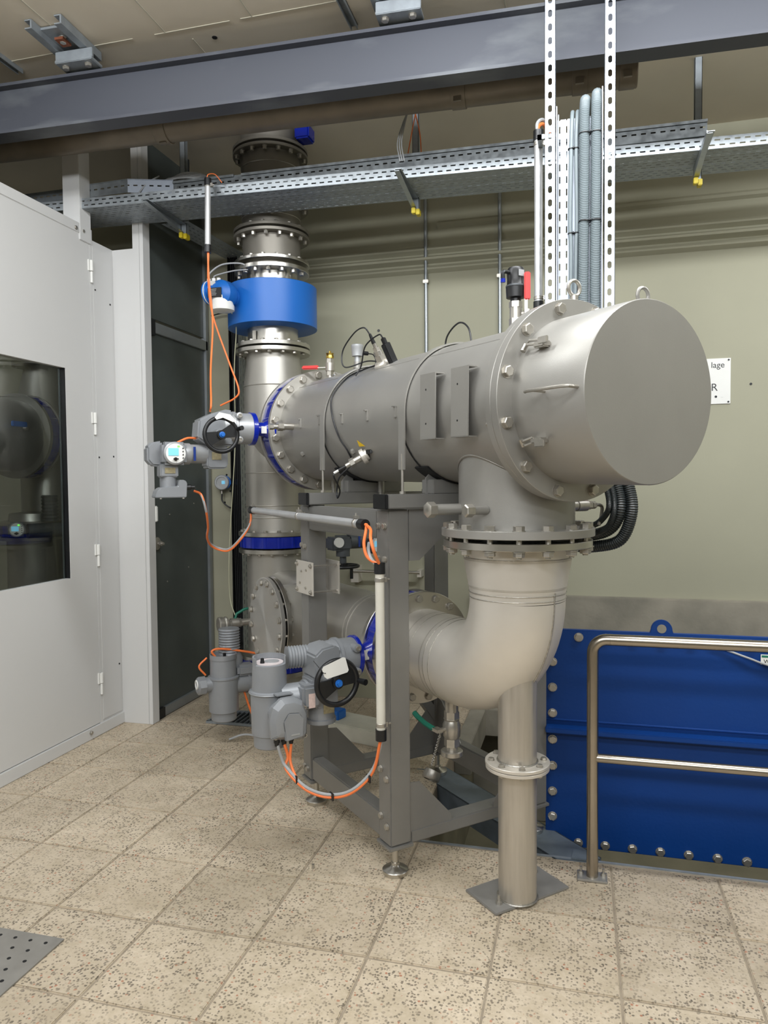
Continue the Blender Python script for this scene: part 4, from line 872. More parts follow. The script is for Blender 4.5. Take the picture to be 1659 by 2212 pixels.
# instrument plate bolted to the left leg
t3 = thing('mounting_plate', 'small bolted steel plate clamped round the left frame leg', 'bracket', L(1.21, -.39, 1.17))
part('plate', MB().box(L(1.18, -.383, 1.175), (.20, .008, .165), AX), BLAST2, t3, bevel=.001); part('plate', MB().box(L(1.18, -.24, 1.175), (.20, .008, .165), AX), BLAST2, t3, bevel=.001)
for a in (-.085, .085):
    for b in (-.065, .065):
        part('threaded_rod', MB().cyl(L(1.18+a, -.40, 1.175+b), L(1.18+a, -.225, 1.175+b), .005, n=8), BOLT, t3); inst('bolt', boltmesh(.011, .009), t3, L(1.18+a, -.387, 1.175+b), -W)
for a, b in ((-.03, .04), (.03, .03), (-.02, -.05), (.05, -.03)): inst('bolt', boltmesh(.006, .006), t3, L(1.18+a, -.387, 1.175+b), -W)

# ================================================================= ACTUATORS
AW = (W, U, K)
def handwheel(c, n_, r, parent, crank=None):
    c = Vector(c); x, y, z = basis(n_); hw = part('handwheel', MB().torus(c, n_, r*.9, r*.115, 40, 10), BLACK, parent)
    mb = MB()
    for a in (math.radians(20), math.radians(200)):
        d = x*math.cos(a+PI/2)+y*math.sin(a+PI/2); e = z.cross(d)
        mb.prism([c-z*.006+d*r*.1+e*r*.22, c-z*.006+d*r*.9+e*r*.42, c-z*.006+d*r*.9-e*r*.42, c-z*.006+d*r*.1-e*r*.22], z*.012)
    mb.lathe(c-z*.012, z, [(0, r*.26), (.028, r*.24)], 20); part('spokes', mb, BLACK, hw)
    mb = MB(); mb.lathe(c+z*.014, z, [(0, r*.16), (.006, r*.16), (.007, r*.10), (.018, r*.10)], 14); part('hub_button', mb, MBLUE, hw, label='blue hub button')
    if crank is not None:
        a = math.radians(crank); p = c+(x*math.cos(a)+y*math.sin(a))*r*.92; d = (x*math.cos(a)+y*math.sin(a))*.3+z
        mb = MB(); mb.cyl(p, p+d.normalized()*r*.5, r*.10, r*.13, n=12); part('crank_knob', mb, BLACK, hw)
    return hw
def cap_screws(c, n_, up, rx, ry, parent, r=.006, h=.006):
    x, y, z = basis(n_, up)
    for a in (-1, 1):
        for b in (-1, 1): part('screw', MB().lathe(Vector(c)+x*a*ry+y*b*rx, z, [(0, r), (h, r), (h, r*.5), (h*.4, r*.5)], 10), BOLT, parent)
def control_head(c, n_, parent, mm, w_=.115, h_=.10, d_=.07):
    """rounded housing whose display faces n_"""
    c = Vector(c); x, y, z = basis(n_)     # x ~ up
    R_ = (x, y, z); hb = part('control_housing', MB().box(c, (h_, w_, d_), R_), mm, parent, bevel=.016)
    cc = c+z*d_*.5; f = MB(); f.lathe(cc-z*.004, z, [(0, h_*.5), (.012, h_*.5), (.018, h_*.44)], 32); part('front_ring', f, LGREY, hb)
    part('front_panel', MB().lathe(cc+z*.012, z, [(0, h_*.42), (.003, h_*.42)], 32), WHITE, hb)
    part('display', MB().box(cc+z*.0165+x*h_*.06-y*(-h_*.10), (h_*.32, h_*.44, .003), R_), LCD, hb, label='light blue display')
    part('status_led', MB().box(cc+z*.0165+x*h_*.30-y*h_*.12, (.008, .012, .002), R_), LED, hb)
    mb = MB(); s_ = -1
    for k in range(4): mb.cyl(cc+z*.015-y*h_*.31+x*h_*(.22-.14*k), cc+z*.020-y*h_*.31+x*h_*(.22-.14*k), .0035, n=8)
    part('push_buttons', mb, BLACK, hb)
    mb = MB(); q = cc+z*.015-x*h_*.25-y*(-h_*.02); mb.cyl(q, q+z*.010, .009, n=12); mb.box(q+z*.014, (.007, .026, .008), R_); part('selector_knob', mb, BLACK, hb)
    return hb
# --- lower actuator
n_ = -U
t = thing('electric_actuator', 'grey electric actuator with white tag on black handwheel', 'actuator', L(.74, -.45, .6), 'grey electric valve actuators')
c = MB(); c.cyl(L(.745, -.225, .87), L(.745, -.325, .87), .036, n=24); c.lathe(L(.745, -.238, .87), -W, [(0, .07), (.02, .05), (.05, .036)], 24); nk = part('neck', c, BLUE, t, label='blue neck')
part('type_label', MB().box(L(.708, -.29, .865), (.03, .001, .045), AW), WHITE, nk)
part('mounting_flange', MB().ring(L(.745, -.335, .86), W, .094, .01, .018, 48), BLUE, t, label='blue round mounting flange')
gb = part('gearbox', MB().lathe(L(.745, -.343, .86), -W, [(0, .086), (.075, .086), (.078, .094), (.092, .094), (.094, .086), (.125, .084), (.145, .07), (.15, .04)], 48), GREY, t)
for a in (-.8, .9): c = MB(); p = L(.745-.088, -.365, .86)+K*.07*a*.9; part('gearbox_boss', MB().lathe(p-U*0+Vector(), -U, [(-.03, .019), (.012, .019), (.014, .014)], 16), GREY, gb); part('screw', MB().lathe(p-U*.014, -U, [(0, .011), (.006, .011), (.006, .006), (.002, .006)], 14), BOLT, gb)
c = MB(); c.prism([L(.66, a, b) for a, b in ((-.44, .92), (-.47, .94), (-.53, .93), (-.565, .90), (-.565, .80), (-.53, .78), (-.44, .78))], U*.15); bxp = part('worm_housing', c, GREY, gb, bevel=.008)
part('ribbed_cover', MB().lathe(L(.80, -.545, .875), (-W+U*.15), [(i*.0065, .046 if i % 2 else .051) for i in range(15)], 32), GREY, t)
c = MB(); c.prism([L(.67, a, b) for a, b in ((-.45, .80), (-.575, .80), (-.575, .70), (-.55, .66), (-.45, .66))], U*.12); c.cyl(L(.73, -.51, .60), L(.73, -.51, .72), .062, n=28); part('lower_housing', c, GREY, gb, bevel=.008)
c = MB(); c.cyl(L(.73, -.51, .592), L(.73, -.51, .612), .068, n=28); part('bottom_rim', c, GREY, gb, bevel=.002)
part('name_plate', MB().box(L(.667, -.50, .665), (.05, .002, .045), AW), NPLT, gb)
hw = handwheel(L(.575, -.503, .80), n_, .105, t, crank=-92)
part('handwheel_shaft', MB().cyl(L(.585, -.503, .80), L(.68, -.503, .80), .030, n=20), GREY, t)
mb = MB(); mb.cyl(L(.72, -.555, .725), L(.76, -.68, .715), .058, n=28); part('motor_connector', mb, GREY, t); part('motor_rim', MB().ring(L(.73, -.585, .722), W, .066, .03, .014, 28), GREY, t)
mb = MB(); mb.box(L(.695, -.585, .73), (.085, .09, .10), AW); part('motor_block', mb, GREY, t, bevel=.012)
part('warning_label', MB().box(L(.649, -.587, .715), (.03, .001, .062), AW), mat('pinkish_label', (214, 190, 182), 0, .5, .1, 90), t)
CB = L(.80, -.722, 0)
col = part('control_column', MB().lathe(CB, K, [(.50, .066), (.505, .071), (.555, .073), (.56, .080), (.735, .083), (.74, .088), (.748, .088), (.752, .077), (.865, .073), (.868, .066)], 48), GREY, t)
c = MB(); c.lathe(CB+K*.868, K, [(0, .062), (.003, .062)], 40); part('top_panel', c, mat('pink_white_face', (206, 196, 196), 0, .4, .03), col)
vs = []; fs = []; m_ = 30
for z_ in (.86, .895):
    for r_ in (.066, .073):
        for k in range(m_+1): a = math.radians(-35+230*k/m_)+TH; vs.append(CB+Vector((math.cos(a)*r_, math.sin(a)*r_, z_)))
q = m_+1
for k in range(m_): fs += [(k, k+1, q+k+1, q+k), (2*q+k, 3*q+k, 3*q+k+1, 2*q+k+1), (k, 2*q+k, 2*q+k+1, k+1), (q+k, q+k+1, 3*q+k+1, 3*q+k)]
fs += [(0, q, 3*q, 2*q), (m_, 2*q+m_, 3*q+m_, q+m_)]
part('sun_collar', MB().add(vs, fs), GREY, col)
part('selector_knob', MB().cyl(CB+K*.871-W*.035-U*.01, CB+K*.892-W*.035-U*.01, .010, .007, n=12), BLACK, col); part('dial_window', MB().cyl(CB+K*.871+W*.012, CB+K*.874+W*.012, .032, n=24), LGREY, col)
part('band_ring', MB().torus(CB+K*.742, K, .087, .004, 40, 6), GREY, col)
tc = L(.655, -.700, .663)
c = MB(); c.cyl(tc+U*.12, tc, .060, n=28); part('cover_neck', c, GREY, t)
outer = [(-.080, -.078), (.066, -.100), (.080, -.08), (.082, .02), (.060, .066), (.02, .088), (-.035, .088), (-.072, .055), (-.086, .0)]
c = MB(); nn = len(outer); vs = []
for dd, sc in ((.0, 1), (.022, 1), (.048, .80), (.056, .52)):
    for a, b in outer: vs.append(tc-U*dd+W*a*sc+K*b*sc)
fs = [(i+nn*k, (i+1) % nn+nn*k, (i+1) % nn+nn*(k+1), i+nn*(k+1)) for k in range(3) for i in range(nn)]+[tuple(range(nn)), tuple(3*nn+i for i in range(nn))]
c.add(vs, fs); tcv = part('terminal_cover', c, GREY, t, bevel=.004, sharp=25)
c = MB(); vs = []
shp = [(-.030, -.085), (.048, -.075), (.052, .0), (.034, .028), (-.016, .034), (-.040, .0)]
c.prism([tc-U*.040+W*a+K*b for a, b in shp], -U*.020); part('cover_shield', c, GREY, tcv, bevel=.004)
c = MB(); c.box(tc-U*.0612+W*.012-K*.06, (.038, .001, .006), AW); part('embossed_lettering', c, LGREY, tcv)
for a, b in ((-.062, .045), (-.062, -.072), (.068, .035), (.07, -.085)): part('screw', MB().lathe(tc-U*.018+W*a+K*b, -U, [(0, .009), (.010, .009), (.010, .005), (.004, .005)], 12), BOLT, tcv)
part('top_label', MB().box(tc+U*.04+K*.088, (.075, .045, .006), AW), GREY, tcv, bevel=.002)
for k in range(3): part('cable_gland', MB().lathe(tc+W*(-.052+.032*k)-U*.01-K*.078, -K, [(0, .013), (.02, .013), (.022, .010), (.034, .009)], 12), BLACK, tcv)
tg = thing('paper_tag', 'blank white tag tied over the lower handwheel', 'tag', L(.55, -.52, .87))
R_ = (W*.98+K*.2).normalized(); R2 = (K*.98-W*.2).normalized(); pc = L(.548, -.525, .868)
part('card', MB().prism([pc+R_*a+R2*b for a, b in ((-.054, -.018), (-.044, -.030), (.052, -.034), (.060, -.026), (.056, .030), (.046, .036), (-.050, .026), (-.058, .016))], -U*.001), WHITE, tg)
part('wire', MB().tube([pc-R_*.045-R2*.004-U*.002, pc-R_*.055-R2*.0-U*.004, L(.60, -.60, .90)], .0015, 5), BLACK, tg)
# --- upper actuator
t = thing('electric_actuator', 'grey electric actuator with round display panel beside the vessel', 'actuator', V(1.8, -.7), 'grey electric valve actuators')
c = MB(); c.cyl(V(1.79, -.30), V(1.79, -.425), .040, n=24); c.lathe(V(1.79, -.315), -W, [(0, .08), (.02, .055), (.05, .04)], 24); nk = part('neck', c, BLUE, t, label='blue neck')
part('type_label', MB().box(V(1.748, -.375, -.005), (.032, .001, .04), AW), WHITE, nk)
part('mounting_flange', MB().ring(V(1.79, -.435), W, .093, .01, .026, 48), BLUE, t, label='blue round mounting flange')
gb = part('gearbox', MB().lathe(V(1.79, -.448), -W, [(0, .087), (.085, .087), (.09, .094), (.10, .094), (.104, .09), (.12, .086), (.16, .075), (.18, .04)], 48), LGREY, t)
for k in (1, -1):
    p = V(1.70, -.535, .066*k); part('gearbox_boss', MB().lathe(p, -U, [(-.03, .018), (.01, .018), (.013, .014)], 16), LGREY, gb); part('screw', MB().lathe(p-U*.013, -U, [(0, .011), (.005, .011), (.005, .006), (.002, .006)], 14), BOLT, gb)
c = MB(); c.prism([V(1.73, a, b) for a, b in ((-.56, .095), (-.60, .10), (-.68, .075), (-.75, .04), (-.76, -.06), (-.70, -.10), (-.56, -.10))], U*.13); part('worm_housing', c, GREY, gb, bevel=.01)
c = MB(); c.prism([V(1.745, a, b) for a, b in ((-.59, -.06), (-.70, -.06), (-.705, -.215), (-.69, -.225), (-.60, -.225), (-.585, -.21))], U*.11); part('lower_housing', c, GREY, gb, bevel=.008)
part('name_plate', MB().box(V(1.743, -.652, -.155), (.052, .002, .042), AW), NPLT, gb)
handwheel(V(1.63, -.660, -.045), n_, .100, t, crank=-70)
part('handwheel_shaft', MB().cyl(V(1.64, -.66, -.045), V(1.75, -.66, -.045), .032, n=20), GREY, t)
mb = MB(); mb.cyl(V(1.80, -.70, -.145), V(1.78, -.83, -.145), .052, n=28); mb.cyl(V(1.785, -.795, -.145), V(1.78, -.83, -.145), .058, n=28); part('motor', mb, LGREY, t)
part('brand_strip', MB().box(V(1.735, -.775, -.145), (.013, .002, .075), AW), mat('blue_strip', (30, 60, 140), 0, .4, .02), t)
control_head(V(1.75, -.885, -.145), n_, t, GREY, .13, .122, .075)
c = MB(); c.prism([V(1.80, a, b) for a, b in ((-.93, -.075), (-.985, -.085), (-1.01, -.11), (-1.01, -.18), (-.985, -.21), (-.93, -.215))], U*.09); part('rear_housing', c, GREY, t, bevel=.01)
c = MB(); c.prism([V(1.745, a, b) for a, b in ((-.86, -.20), (-.955, -.20), (-.955, -.27), (-.86, -.27))], U*.09); c.cyl(V(1.79, -.907, -.33), V(1.79, -.907, -.26), .042, n=24); nck = part('terminal_neck', c, GREY, t, bevel=.006)
part('name_plate', MB().box(V(1.743, -.905, -.235), (.055, .002, .03), AW), NPLT, nck)
c = MB(); c.prism([V(1.74, a, b) for a, b in ((-.975, -.345), (-.985, -.38), (-.82, -.38), (-.815, -.30), (-.83, -.285), (-.86, -.285), (-.865, -.318), (-.955, -.325))], U*.10); tb = part('terminal_box', c, GREY, t, bevel=.004)
for a in (-.955, -.835): part('screw', MB().lathe(V(1.75, a, -.38), -K, [(0, .007), (.007, .007)], 10), BOLT, tb)
part('cable_gland', MB().lathe(V(1.76, -.815, -.325), (W-U*.4), [(0, .015), (.025, .015), (.027, .011), (.045, .010)], 12), BLACK, tb)
cable([V(1.80, -.74, -.06), V(1.78, -.80, -.06), V(1.76, -.86, -.085)], .006, ORG, 'short orange cable entering the upper actuator')
tg = thing('paper_tag', 'white paper tag curled over the upper handwheel', 'tag', V(1.62, -.66, .06)); pc = V(1.612, -.645, .045)
part('card', MB().prism([pc+W*a+K*b for a, b in ((-.055, .0), (-.03, .028), (.03, .018), (.058, -.012), (.045, -.022), (-.01, .0), (-.045, -.012))], -U*.002), WHITE, tg)
# --- low left actuator
P = L(2.30, -.465, 0)
t = thing('electric_actuator', 'grey actuator with ribbed cylinder near the dark gate', 'actuator', P, 'grey electric valve actuators')
col = part('control_column', MB().lathe(P, K, [(.155, .072), (.16, .078), (.21, .08), (.215, .092), (.42, .094), (.425, .098), (.433, .098), (.437, .082), (.545, .080), (.552, .072)], 40), GREY, t)
part('sun_collar', MB().lathe(P, K, [(.545, .084), (.575, .084), (.575, .078), (.545, .078)], 36, closed=True), GREY, col)
part('selector_knob', MB().cyl(P+K*.55-U*.03, P+K*.585-U*.03, .010, n=10), BLACK, col)
Q = L(2.36, -.405, 0); part('ribbed_cover', MB().lathe(Q, K, [(.56+i*.0085, .062 if i % 2 else .069) for i in range(20)], 32), GREY, t); part('gearbox', MB().lathe(Q, K, [(.46, .08), (.53, .085), (.56, .072)], 32), GREY, t, bevel=.003)
c = MB(); c.cyl(P+K*.39-W*.05, P+K*.39-W*.12, .048, n=24); c.lathe(P+K*.39-W*.12, -W, [(0, .058), (.04, .058), (.05, .045)], 8); part('terminal_cover', c, GREY, t); part('sight_ring', MB().ring(P+K*.40-W*.172, W, .03, .02, .006, 20), WHITE, t)
c = MB(); c.cyl(P+K*.37+W*.05, P+K*.37+W*.26, .058, n=24); c.cyl(P+K*.37+W*.15, P+K*.37+W*.165, .066, n=24); part('motor', c, GREY, t); part('side_housing', MB().box(P+K*.46+W*.14, (.12, .10, .07), AW), GREY, t, bevel=.015)
c = MB(); c.box(L(2.40, -.27, .36), (.06, .06, .05), AX); part('bracket', c, BLUE, t); part('neck', MB().cyl(L(2.42, -.38, .42), L(2.50, -.2, .42), .045, n=20), BLUE, t)
cable([P+K*.56-W*.05, P+K*.60-W*.07, P+K*.605+W*.0, P+K*.55+W*.22, P+K*.50+W*.32], .007, ORG, 'orange cable lying over the low left actuator')
cable([P+K*.44-W*.10+U*.05, P+K*.50-W*.14+U*.05, P+K*.55-W*.09+U*.05], .006, ORG, 'orange cable loop behind the low left actuator')
cable([P+K*.33+W*.13, P+K*.20+W*.17, P+K*.14+W*.20, P+K*.22+W*.23, P+K*.33+W*.24], .007, ORG, 'orange cable hanging in a narrow loop between actuators')
cable([P+K*.02+W*.03, P+K*.05+W*.12-U*.05, P+K*.02+W*.24-U*.10, P+K*.008+W*.34-U*.15], .007, GRC, 'grey cable lying on the floor grating')
# small drain valve on the left end of the lower pipe
t = thing('drain_valve', 'small stainless ball valve with dark green lever left of riser', 'valve', L(2.45, -.35, .73))
c = MB(); a = L(2.46, -.19, .73); c.cyl(a, a-W*.10, .024, n=16); c.lathe(a-W*.10, -W, [(0, .03), (.025, .03)], 6); c.cyl(a-W*.12, a-W*.17, .034, n=18); c.lathe(a-W*.17, -W, [(0, .026), (.03, .026)], 6); part('body', c, BOLT, t)
c = MB(); c.lathe(a-W*.195, -W, [(0, .046), (.012, .05), (.02, .044), (.03, .05), (.055, .05), (.06, .044)], 24); part('cap', c, BOLT, t)
c = MB(); c.tube([a-W*.14+K*.03, a-W*.13+K*.06, a-W*.08+K*.085, a-W*.05+K*.09], .009, 8); part('lever', c, GRN, t, label='dark green lever')
# --- distant actuator seen through the frame
D0 = L(2.06, .27, 1.222)
t = thing('electric_actuator', 'dark grey actuator with level handwheel seen through the frame', 'actuator', D0, 'grey electric valve actuators')
c = MB(); c.cyl(D0-K*.0+U*.02, D0+U*.02+K*.085, .055, n=20); c.box(D0+K*.035-W*.03, (.14, .12, .085), AW); part('gearbox', c, DGREY, t, bevel=.012)
c = MB(); c.cyl(D0+K*.0, D0-K*.05, .045, n=20); c.cyl(D0-K*.04, D0-K*.10, .022, n=14); part('stem', c, DGREY, t)
hw = part('handwheel', MB().torus(D0-K*.115, K, .10, .010, 36, 8), BLACK, t); c = MB(); c.cyl(D0-K*.12, D0-K*.095, .03, n=14); c.box(D0-K*.115, (.19, .03, .010), AW); c.box(D0-K*.115, (.03, .19, .010), AW); c.cyl(D0-K*.19+W*.02-U*.08, D0-K*.12+W*.02-U*.08, .011, n=10); part('spokes', c, BLACK, hw)
part('position_dial', MB().cyl(D0+K*.045-W*.06-U*.055, D0+K*.045-W*.06-U*.075, .032, n=24), WHITE, t); c = MB(); c.cyl(D0+K*.045+W*.04, D0+K*.045+W*.16, .05, n=24); part('motor', c, DGREY, t); part('brand_strip', MB().box(D0+K*.045+W*.095-U*.051, (.014, .002, .07), AW), MATS['blue_strip'], t)
control_head(D0+K*.02+W*.215-U*.06, n_, t, DGREY, .12, .115, .06)
part('bracket_arm', MB().box(D0+K*.03+U*.20-W*.02, (.05, .32, .05), AW), DGREY, t)
t = thing('wall_rail', 'shiny horizontal pipe on the wall behind the frame', 'pipe', (-1.4, 5.3, 1.02))
part('pipe', MB().cyl((-1.66, 5.27, .985), (-1.13, 5.27, .985), .012, n=14), FLG, t); part('wall_mount', MB().bx((-1.66, 5.27, .90), (-1.60, 5.37, 1.02)), BLAST2, t); part('wall_mount', MB().bx((-1.15, 5.27, .95), (-1.12, 5.37, 1.0)), BLAST2, t)

# ================================================================= WALL THINGS
for x, zb, lb in ((-1.085, .02, 'left thin steel conduit running down the back wall'), (-.548, .84, 'right thin steel conduit running down the back wall')):
    t = thing('wall_conduit', lb, 'conduit', (x, 5.34, zb), 'thin conduits on the back wall'); part('tube', MB().cyl((x, 5.345, zb), (x, 5.345, 4.0), .0125, n=12), GALV, t)
    for z in (3.1, 2.2): part('clip', MB().bx((x-.02, 5.33, z), (x+.02, 5.37, z+.025)), BOLT, t, bevel=.003)
t = thing('vertical_tray', 'narrow dark vertical cable tray beside the riser', 'cable tray', (-2.55, 5.3, 0))
c = MB(); slotted(c, Vector((-2.535, 5.24, .02)), K, Vector((0, 1, 0)), 3.4, .12, .0015, (.03, .075), .06, .035, .008); part('side', c, GALV, t)
c = MB(); c.bx((-2.62, 5.34, .02), (-2.535, 5.343, 3.42)); c.bx((-2.62, 5.24, .02), (-2.617, 5.34, 3.42)); part('back', c, DKMET, t)
for i in range(4): part('cable', MB().tube(catmull([(-2.60+.015*i, 5.27, .4), (-2.605+.016*i, 5.26, 1.4), (-2.60+.014*i, 5.27, 2.2), (-2.60+.015*i, 5.26, 3.4)], 4), .006, 6), BKC, t)
c = MB(); 
ta2 = Vector((-2.55, 5.28, 3.39)); tb2 = Vector((-2.62, 4.5, 3.40)); e = (tb2-ta2).normalized(); slotted(c, ta2-Vector((.1, 0, 0)), e, Vector((1, 0, 0)), .8, .2, .0015, (.03, .07, .11, .15), .05, .026, .007); solo('cable_tray', c, GALVD, 'short tray joining the long tray to the back wall', 'cable tray')
t = thing('pressure_gauge', 'small blue round transmitter with display on the wall', 'gauge', (-2.70, 5.30, 1.657))
g = Vector((-2.72, 5.30, 1.66)); part('body', MB().lathe(g+Vector((0, .07, 0)), (.15, -1, 0), [(0, .04), (.03, .05), (.08, .056)], 28), MBLUE, t)
part('bezel', MB().lathe(g+Vector((.0, -.006, 0)), (.15, -1, 0), [(0, .058), (.02, .060), (.026, .055), (.026, .042), (.018, .042)], 32), LGREY, t)
part('dial', MB().lathe(g+Vector((.0, -.012, 0)), (.15, -1, 0), [(0, .043), (.004, .043)], 28), BLACK, t); part('display', MB().box(g+Vector((.001, -.022, .0)), (.055, .004, .026)), LCD, t)
c = MB(); c.box(g+Vector((.08, .02, 0)), (.05, .05, .03)); c.cyl(g+Vector((.09, .03, -.02)), g+Vector((.09, .03, .025)), .016, n=10); part('mount', c, MBLUE, t)
part('cable_gland', MB().cyl(g+Vector((-.015, .01, -.058)), g+Vector((-.015, .01, -.09)), .010, n=8), BOLT, t)
cable([g+Vector((-.015, .01, -.09)), g+Vector((-.01, .01, -.15)), g+Vector((.05, .02, -.2)), g+Vector((.14, .0, -.2))], .006, BKC, 'black cable curving from the wall transmitter to the tray')
cable([(-2.60, 5.30, 2.97), (-2.70, 5.31, 2.985), (-2.80, 5.31, 2.97)], .005, BKC, 'black cable crossing the wall beside the dark gate')
cable([(-2.26, 4.36, 2.8), (-2.199, 4.5, 2.734), (-2.261, 4.6, 2.417), (-2.312, 4.7, 1.954), (-2.349, 4.7, 1.471), (-2.373, 4.7, 1.146), (-2.372, 4.7, 0.852), (-2.279, 4.6, 0.726)], .0035, mat('pale_cable', (176, 176, 150), 0, .5, .03), 'thin pale cable dropping down beside the riser')
t = thing('wall_sign', 'white sign on the wall partly hidden by the vessel cover', 'sign', (.8, 5.365, 2.3))
part('board', MB().bx((.55, 5.362, 2.155), (.975, 5.369, 2.457)), WHITE, t)
def text(s, x, z, size, parent, m_=BLACK, y=5.3612, name='lettering', align='LEFT', shear=0, ext=.0004):
    cu = bpy.data.curves.new('t', 'FONT'); cu.body = s; cu.size = size; cu.align_x = align; cu.extrude = ext; cu.shear = shear
    o = bpy.data.objects.new('t', cu); C.objects.link(o); me = bpy.data.meshes.new_from_object(o); bpy.data.objects.remove(o); me.materials.clear(); me.materials.append(m_)
    p = bpy.data.objects.new(name, me); C.objects.link(p); p.parent = parent; p.location = Vector((x, y, z))-wloc(parent); p.rotation_euler = (PI/2, 0, 0); return p
text('lage', .938, 2.396, .055, t, align='RIGHT'); text('R', .896, 2.243, .070, t, align='RIGHT')
part('dark_mark', MB().cyl((.885, 5.3615, 2.203), (.885, 5.36, 2.203), .008, n=10), DKMET, t); text('rhein' if 0 else '....', .93, 2.197, .018, t, GRC, align='RIGHT')
for z in (2.445, 2.167): part('screw', MB().cyl((.962, 5.362, z), (.962, 5.358, z), .006, n=10), DKMET, t)
cable([(1.02, 4.2, 3.5), (1.05, 4.25, 3.65), (1.03, 4.3, 3.8), (1.0, 4.3, 4.0)], .008, mat('purple_cable', (74, 50, 78), 0, .5, .03), 'purple cable dropping from the ceiling at top right')
c = MB().tube([(1.10, 4.35, 3.5), (1.09, 4.35, 4.0)], .02, 10); solo('pipe', c, DKMET, 'dark pipe at the top right picture edge', 'pipe')
for dx, lb in ((0, 'left one of three grey cables rising from the lower tray at middle bracket'), (.012, 'middle one of three grey cables rising from the lower tray'), (.024, 'right one of three grey cables rising from the lower tray')): cable([(-.98+dx, 4.12, 3.46), (-.99+dx, 4.10, 3.55), (-.975+dx*.6, 4.16, 3.68), (-.96, 4.25, 3.8)], .0035, GRC, lb, 'grey cables at the middle tray bracket')
for dx in (-.03, .06): cable([(-.98+dx, 4.45, 3.5), (-.985+dx, 4.45, 3.6), (-.97+dx*.6, 4.45, 3.75), (-.95, 4.40, 3.85)], .0035, ORG, ['orange cable left of the middle tray hanger', 'orange cable right of the middle tray hanger'][dx > 0])
# valve and pipework high above tray, left of riser
c = MB(); c.tube([(-2.75, 4.9, 3.80), (-2.35, 4.9, 3.78)], .014, 8); c.tube([(-2.47, 4.9, 3.78), (-2.45, 4.86, 3.70), (-2.47, 4.85, 3.66)], .010, 8); c.cyl((-2.40, 4.88, 3.78), (-2.33, 4.88, 3.80), .022, n=10); c.cyl((-2.75, 4.9, 3.79), (-2.75, 4.9, 4.0), .012, n=8); solo('small_pipe', c, DKMET, 'small dark pipe with valve above the tray left of riser', 'pipe')

# ================================================================= BLUE PLATE IN THE PIT
t = thing('steel_plate_gate', 'large blue steel plate with bolts standing in the pit', 'sluice plate', (1.2, 3.5, -.06))
part('plate', MB().bx((-.150, 3.50, -.068), (3.6, 3.53, .958)), TBLUE, t, bevel=.003)
part('rib', MB().bx((-.148, 3.435, .486), (3.6, 3.50, .510)), TBLUE, t, bevel=.004); part('rib_weld', MB().tube([(-.148, 3.498, .533), (3.6, 3.498, .533)], .005, 6), TBLUE, t)
c = MB(); pts = [Vector((.362+.046*math.cos(a), 3.505, .972+.046*math.sin(a))) for a in [PI*k/14 for k in range(15)]]; c.prism([Vector((.415, 3.505, .95))]+pts+[Vector((.309, 3.505, .95))], (0, .02, 0))
lug = part('lifting_lug', c, TBLUE, t, bevel=.003); part('lug_hole', MB().cyl((.362, 3.5035, .978), (.362, 3.5265, .978), .020, n=20), RAWC, lug)
me = boltmesh(.0185, .016)
for i in range(24): inst('bolt', me, t, (0.0+.1215*i, 3.50, .925), (0, -1, 0), up=(random.uniform(-1, 1), 0, 1)); inst('bolt', me, t, (0.0+.1205*i, 3.50, -.045), (0, -1, 0), up=(random.uniform(-1, 1), 0, 1))
for z in (.805, .684, .562, .437, .312, .190, .070, -.045): inst('bolt', me, t, (-.118, 3.50, z), (0, -1, 0), up=(random.uniform(-1, 1), 0, 1))
t = thing('cable_label', 'small white label with green stripe on the blue plate', 'label', (.80, 3.48, .86)); part('card', MB().bx((.765, 3.480, .845), (.90, 3.483, .888)), WHITE, t); part('green_stripe', MB().bx((.768, 3.4785, .876), (.90, 3.480, .885)), GRN, t); text('WZ', .776, .851, .024, t, y=3.4795)
cable([(.56, 3.49, .918), (.64, 3.488, .895), (.72, 3.482, .868), (.80, 3.478, .842), (1.0, 3.47, .80)], .0045, GRC, 'thin pale cable sagging across the blue plate')
t = thing('handrail', 'brushed stainless handrail with two rails in front of the pit', 'handrail', (.056, 3.11, 0))
hy = 3.11; c = MB(); pts = [Vector((.056, hy, .008)), Vector((.056, hy, .93))]+[Vector((.056+.055*(1-math.cos(a)), hy, .945+.055*math.sin(a))) for a in [PI/2*k/10 for k in range(1, 11)]]+[Vector((3.4, hy, 1.0))]
part('post_and_top_rail', MB().tube(pts, .0235, 24), SS, t); part('middle_rail', MB().tube([(.07, hy, .508), (3.4, hy, .508)], .0185, 20), SS, t)
part('weld_ring', MB().ring((.111+.012, hy, 1.0), (1, 0, 0), .0243, .02, .003, 24), SS, t)
part('base_plate', MB().box((.056, hy+.0, .006), (.12, .075, .010)), BLAST, t, bevel=.002)
for dx in (-.045, .045): c = MB(); c.lathe((.056+dx, hy+.01, .010), K, [(0, .011), (.012, .011)], 6); c.cyl((.056+dx, hy+.01, .01), (.056+dx, hy+.01, .04), .005, n=8); part('anchor_bolt', c, BOLT, t)
part('far_post', MB().cyl((1.7, hy, .0), (1.7, hy, 1.0), .0235, n=20), SS, t)
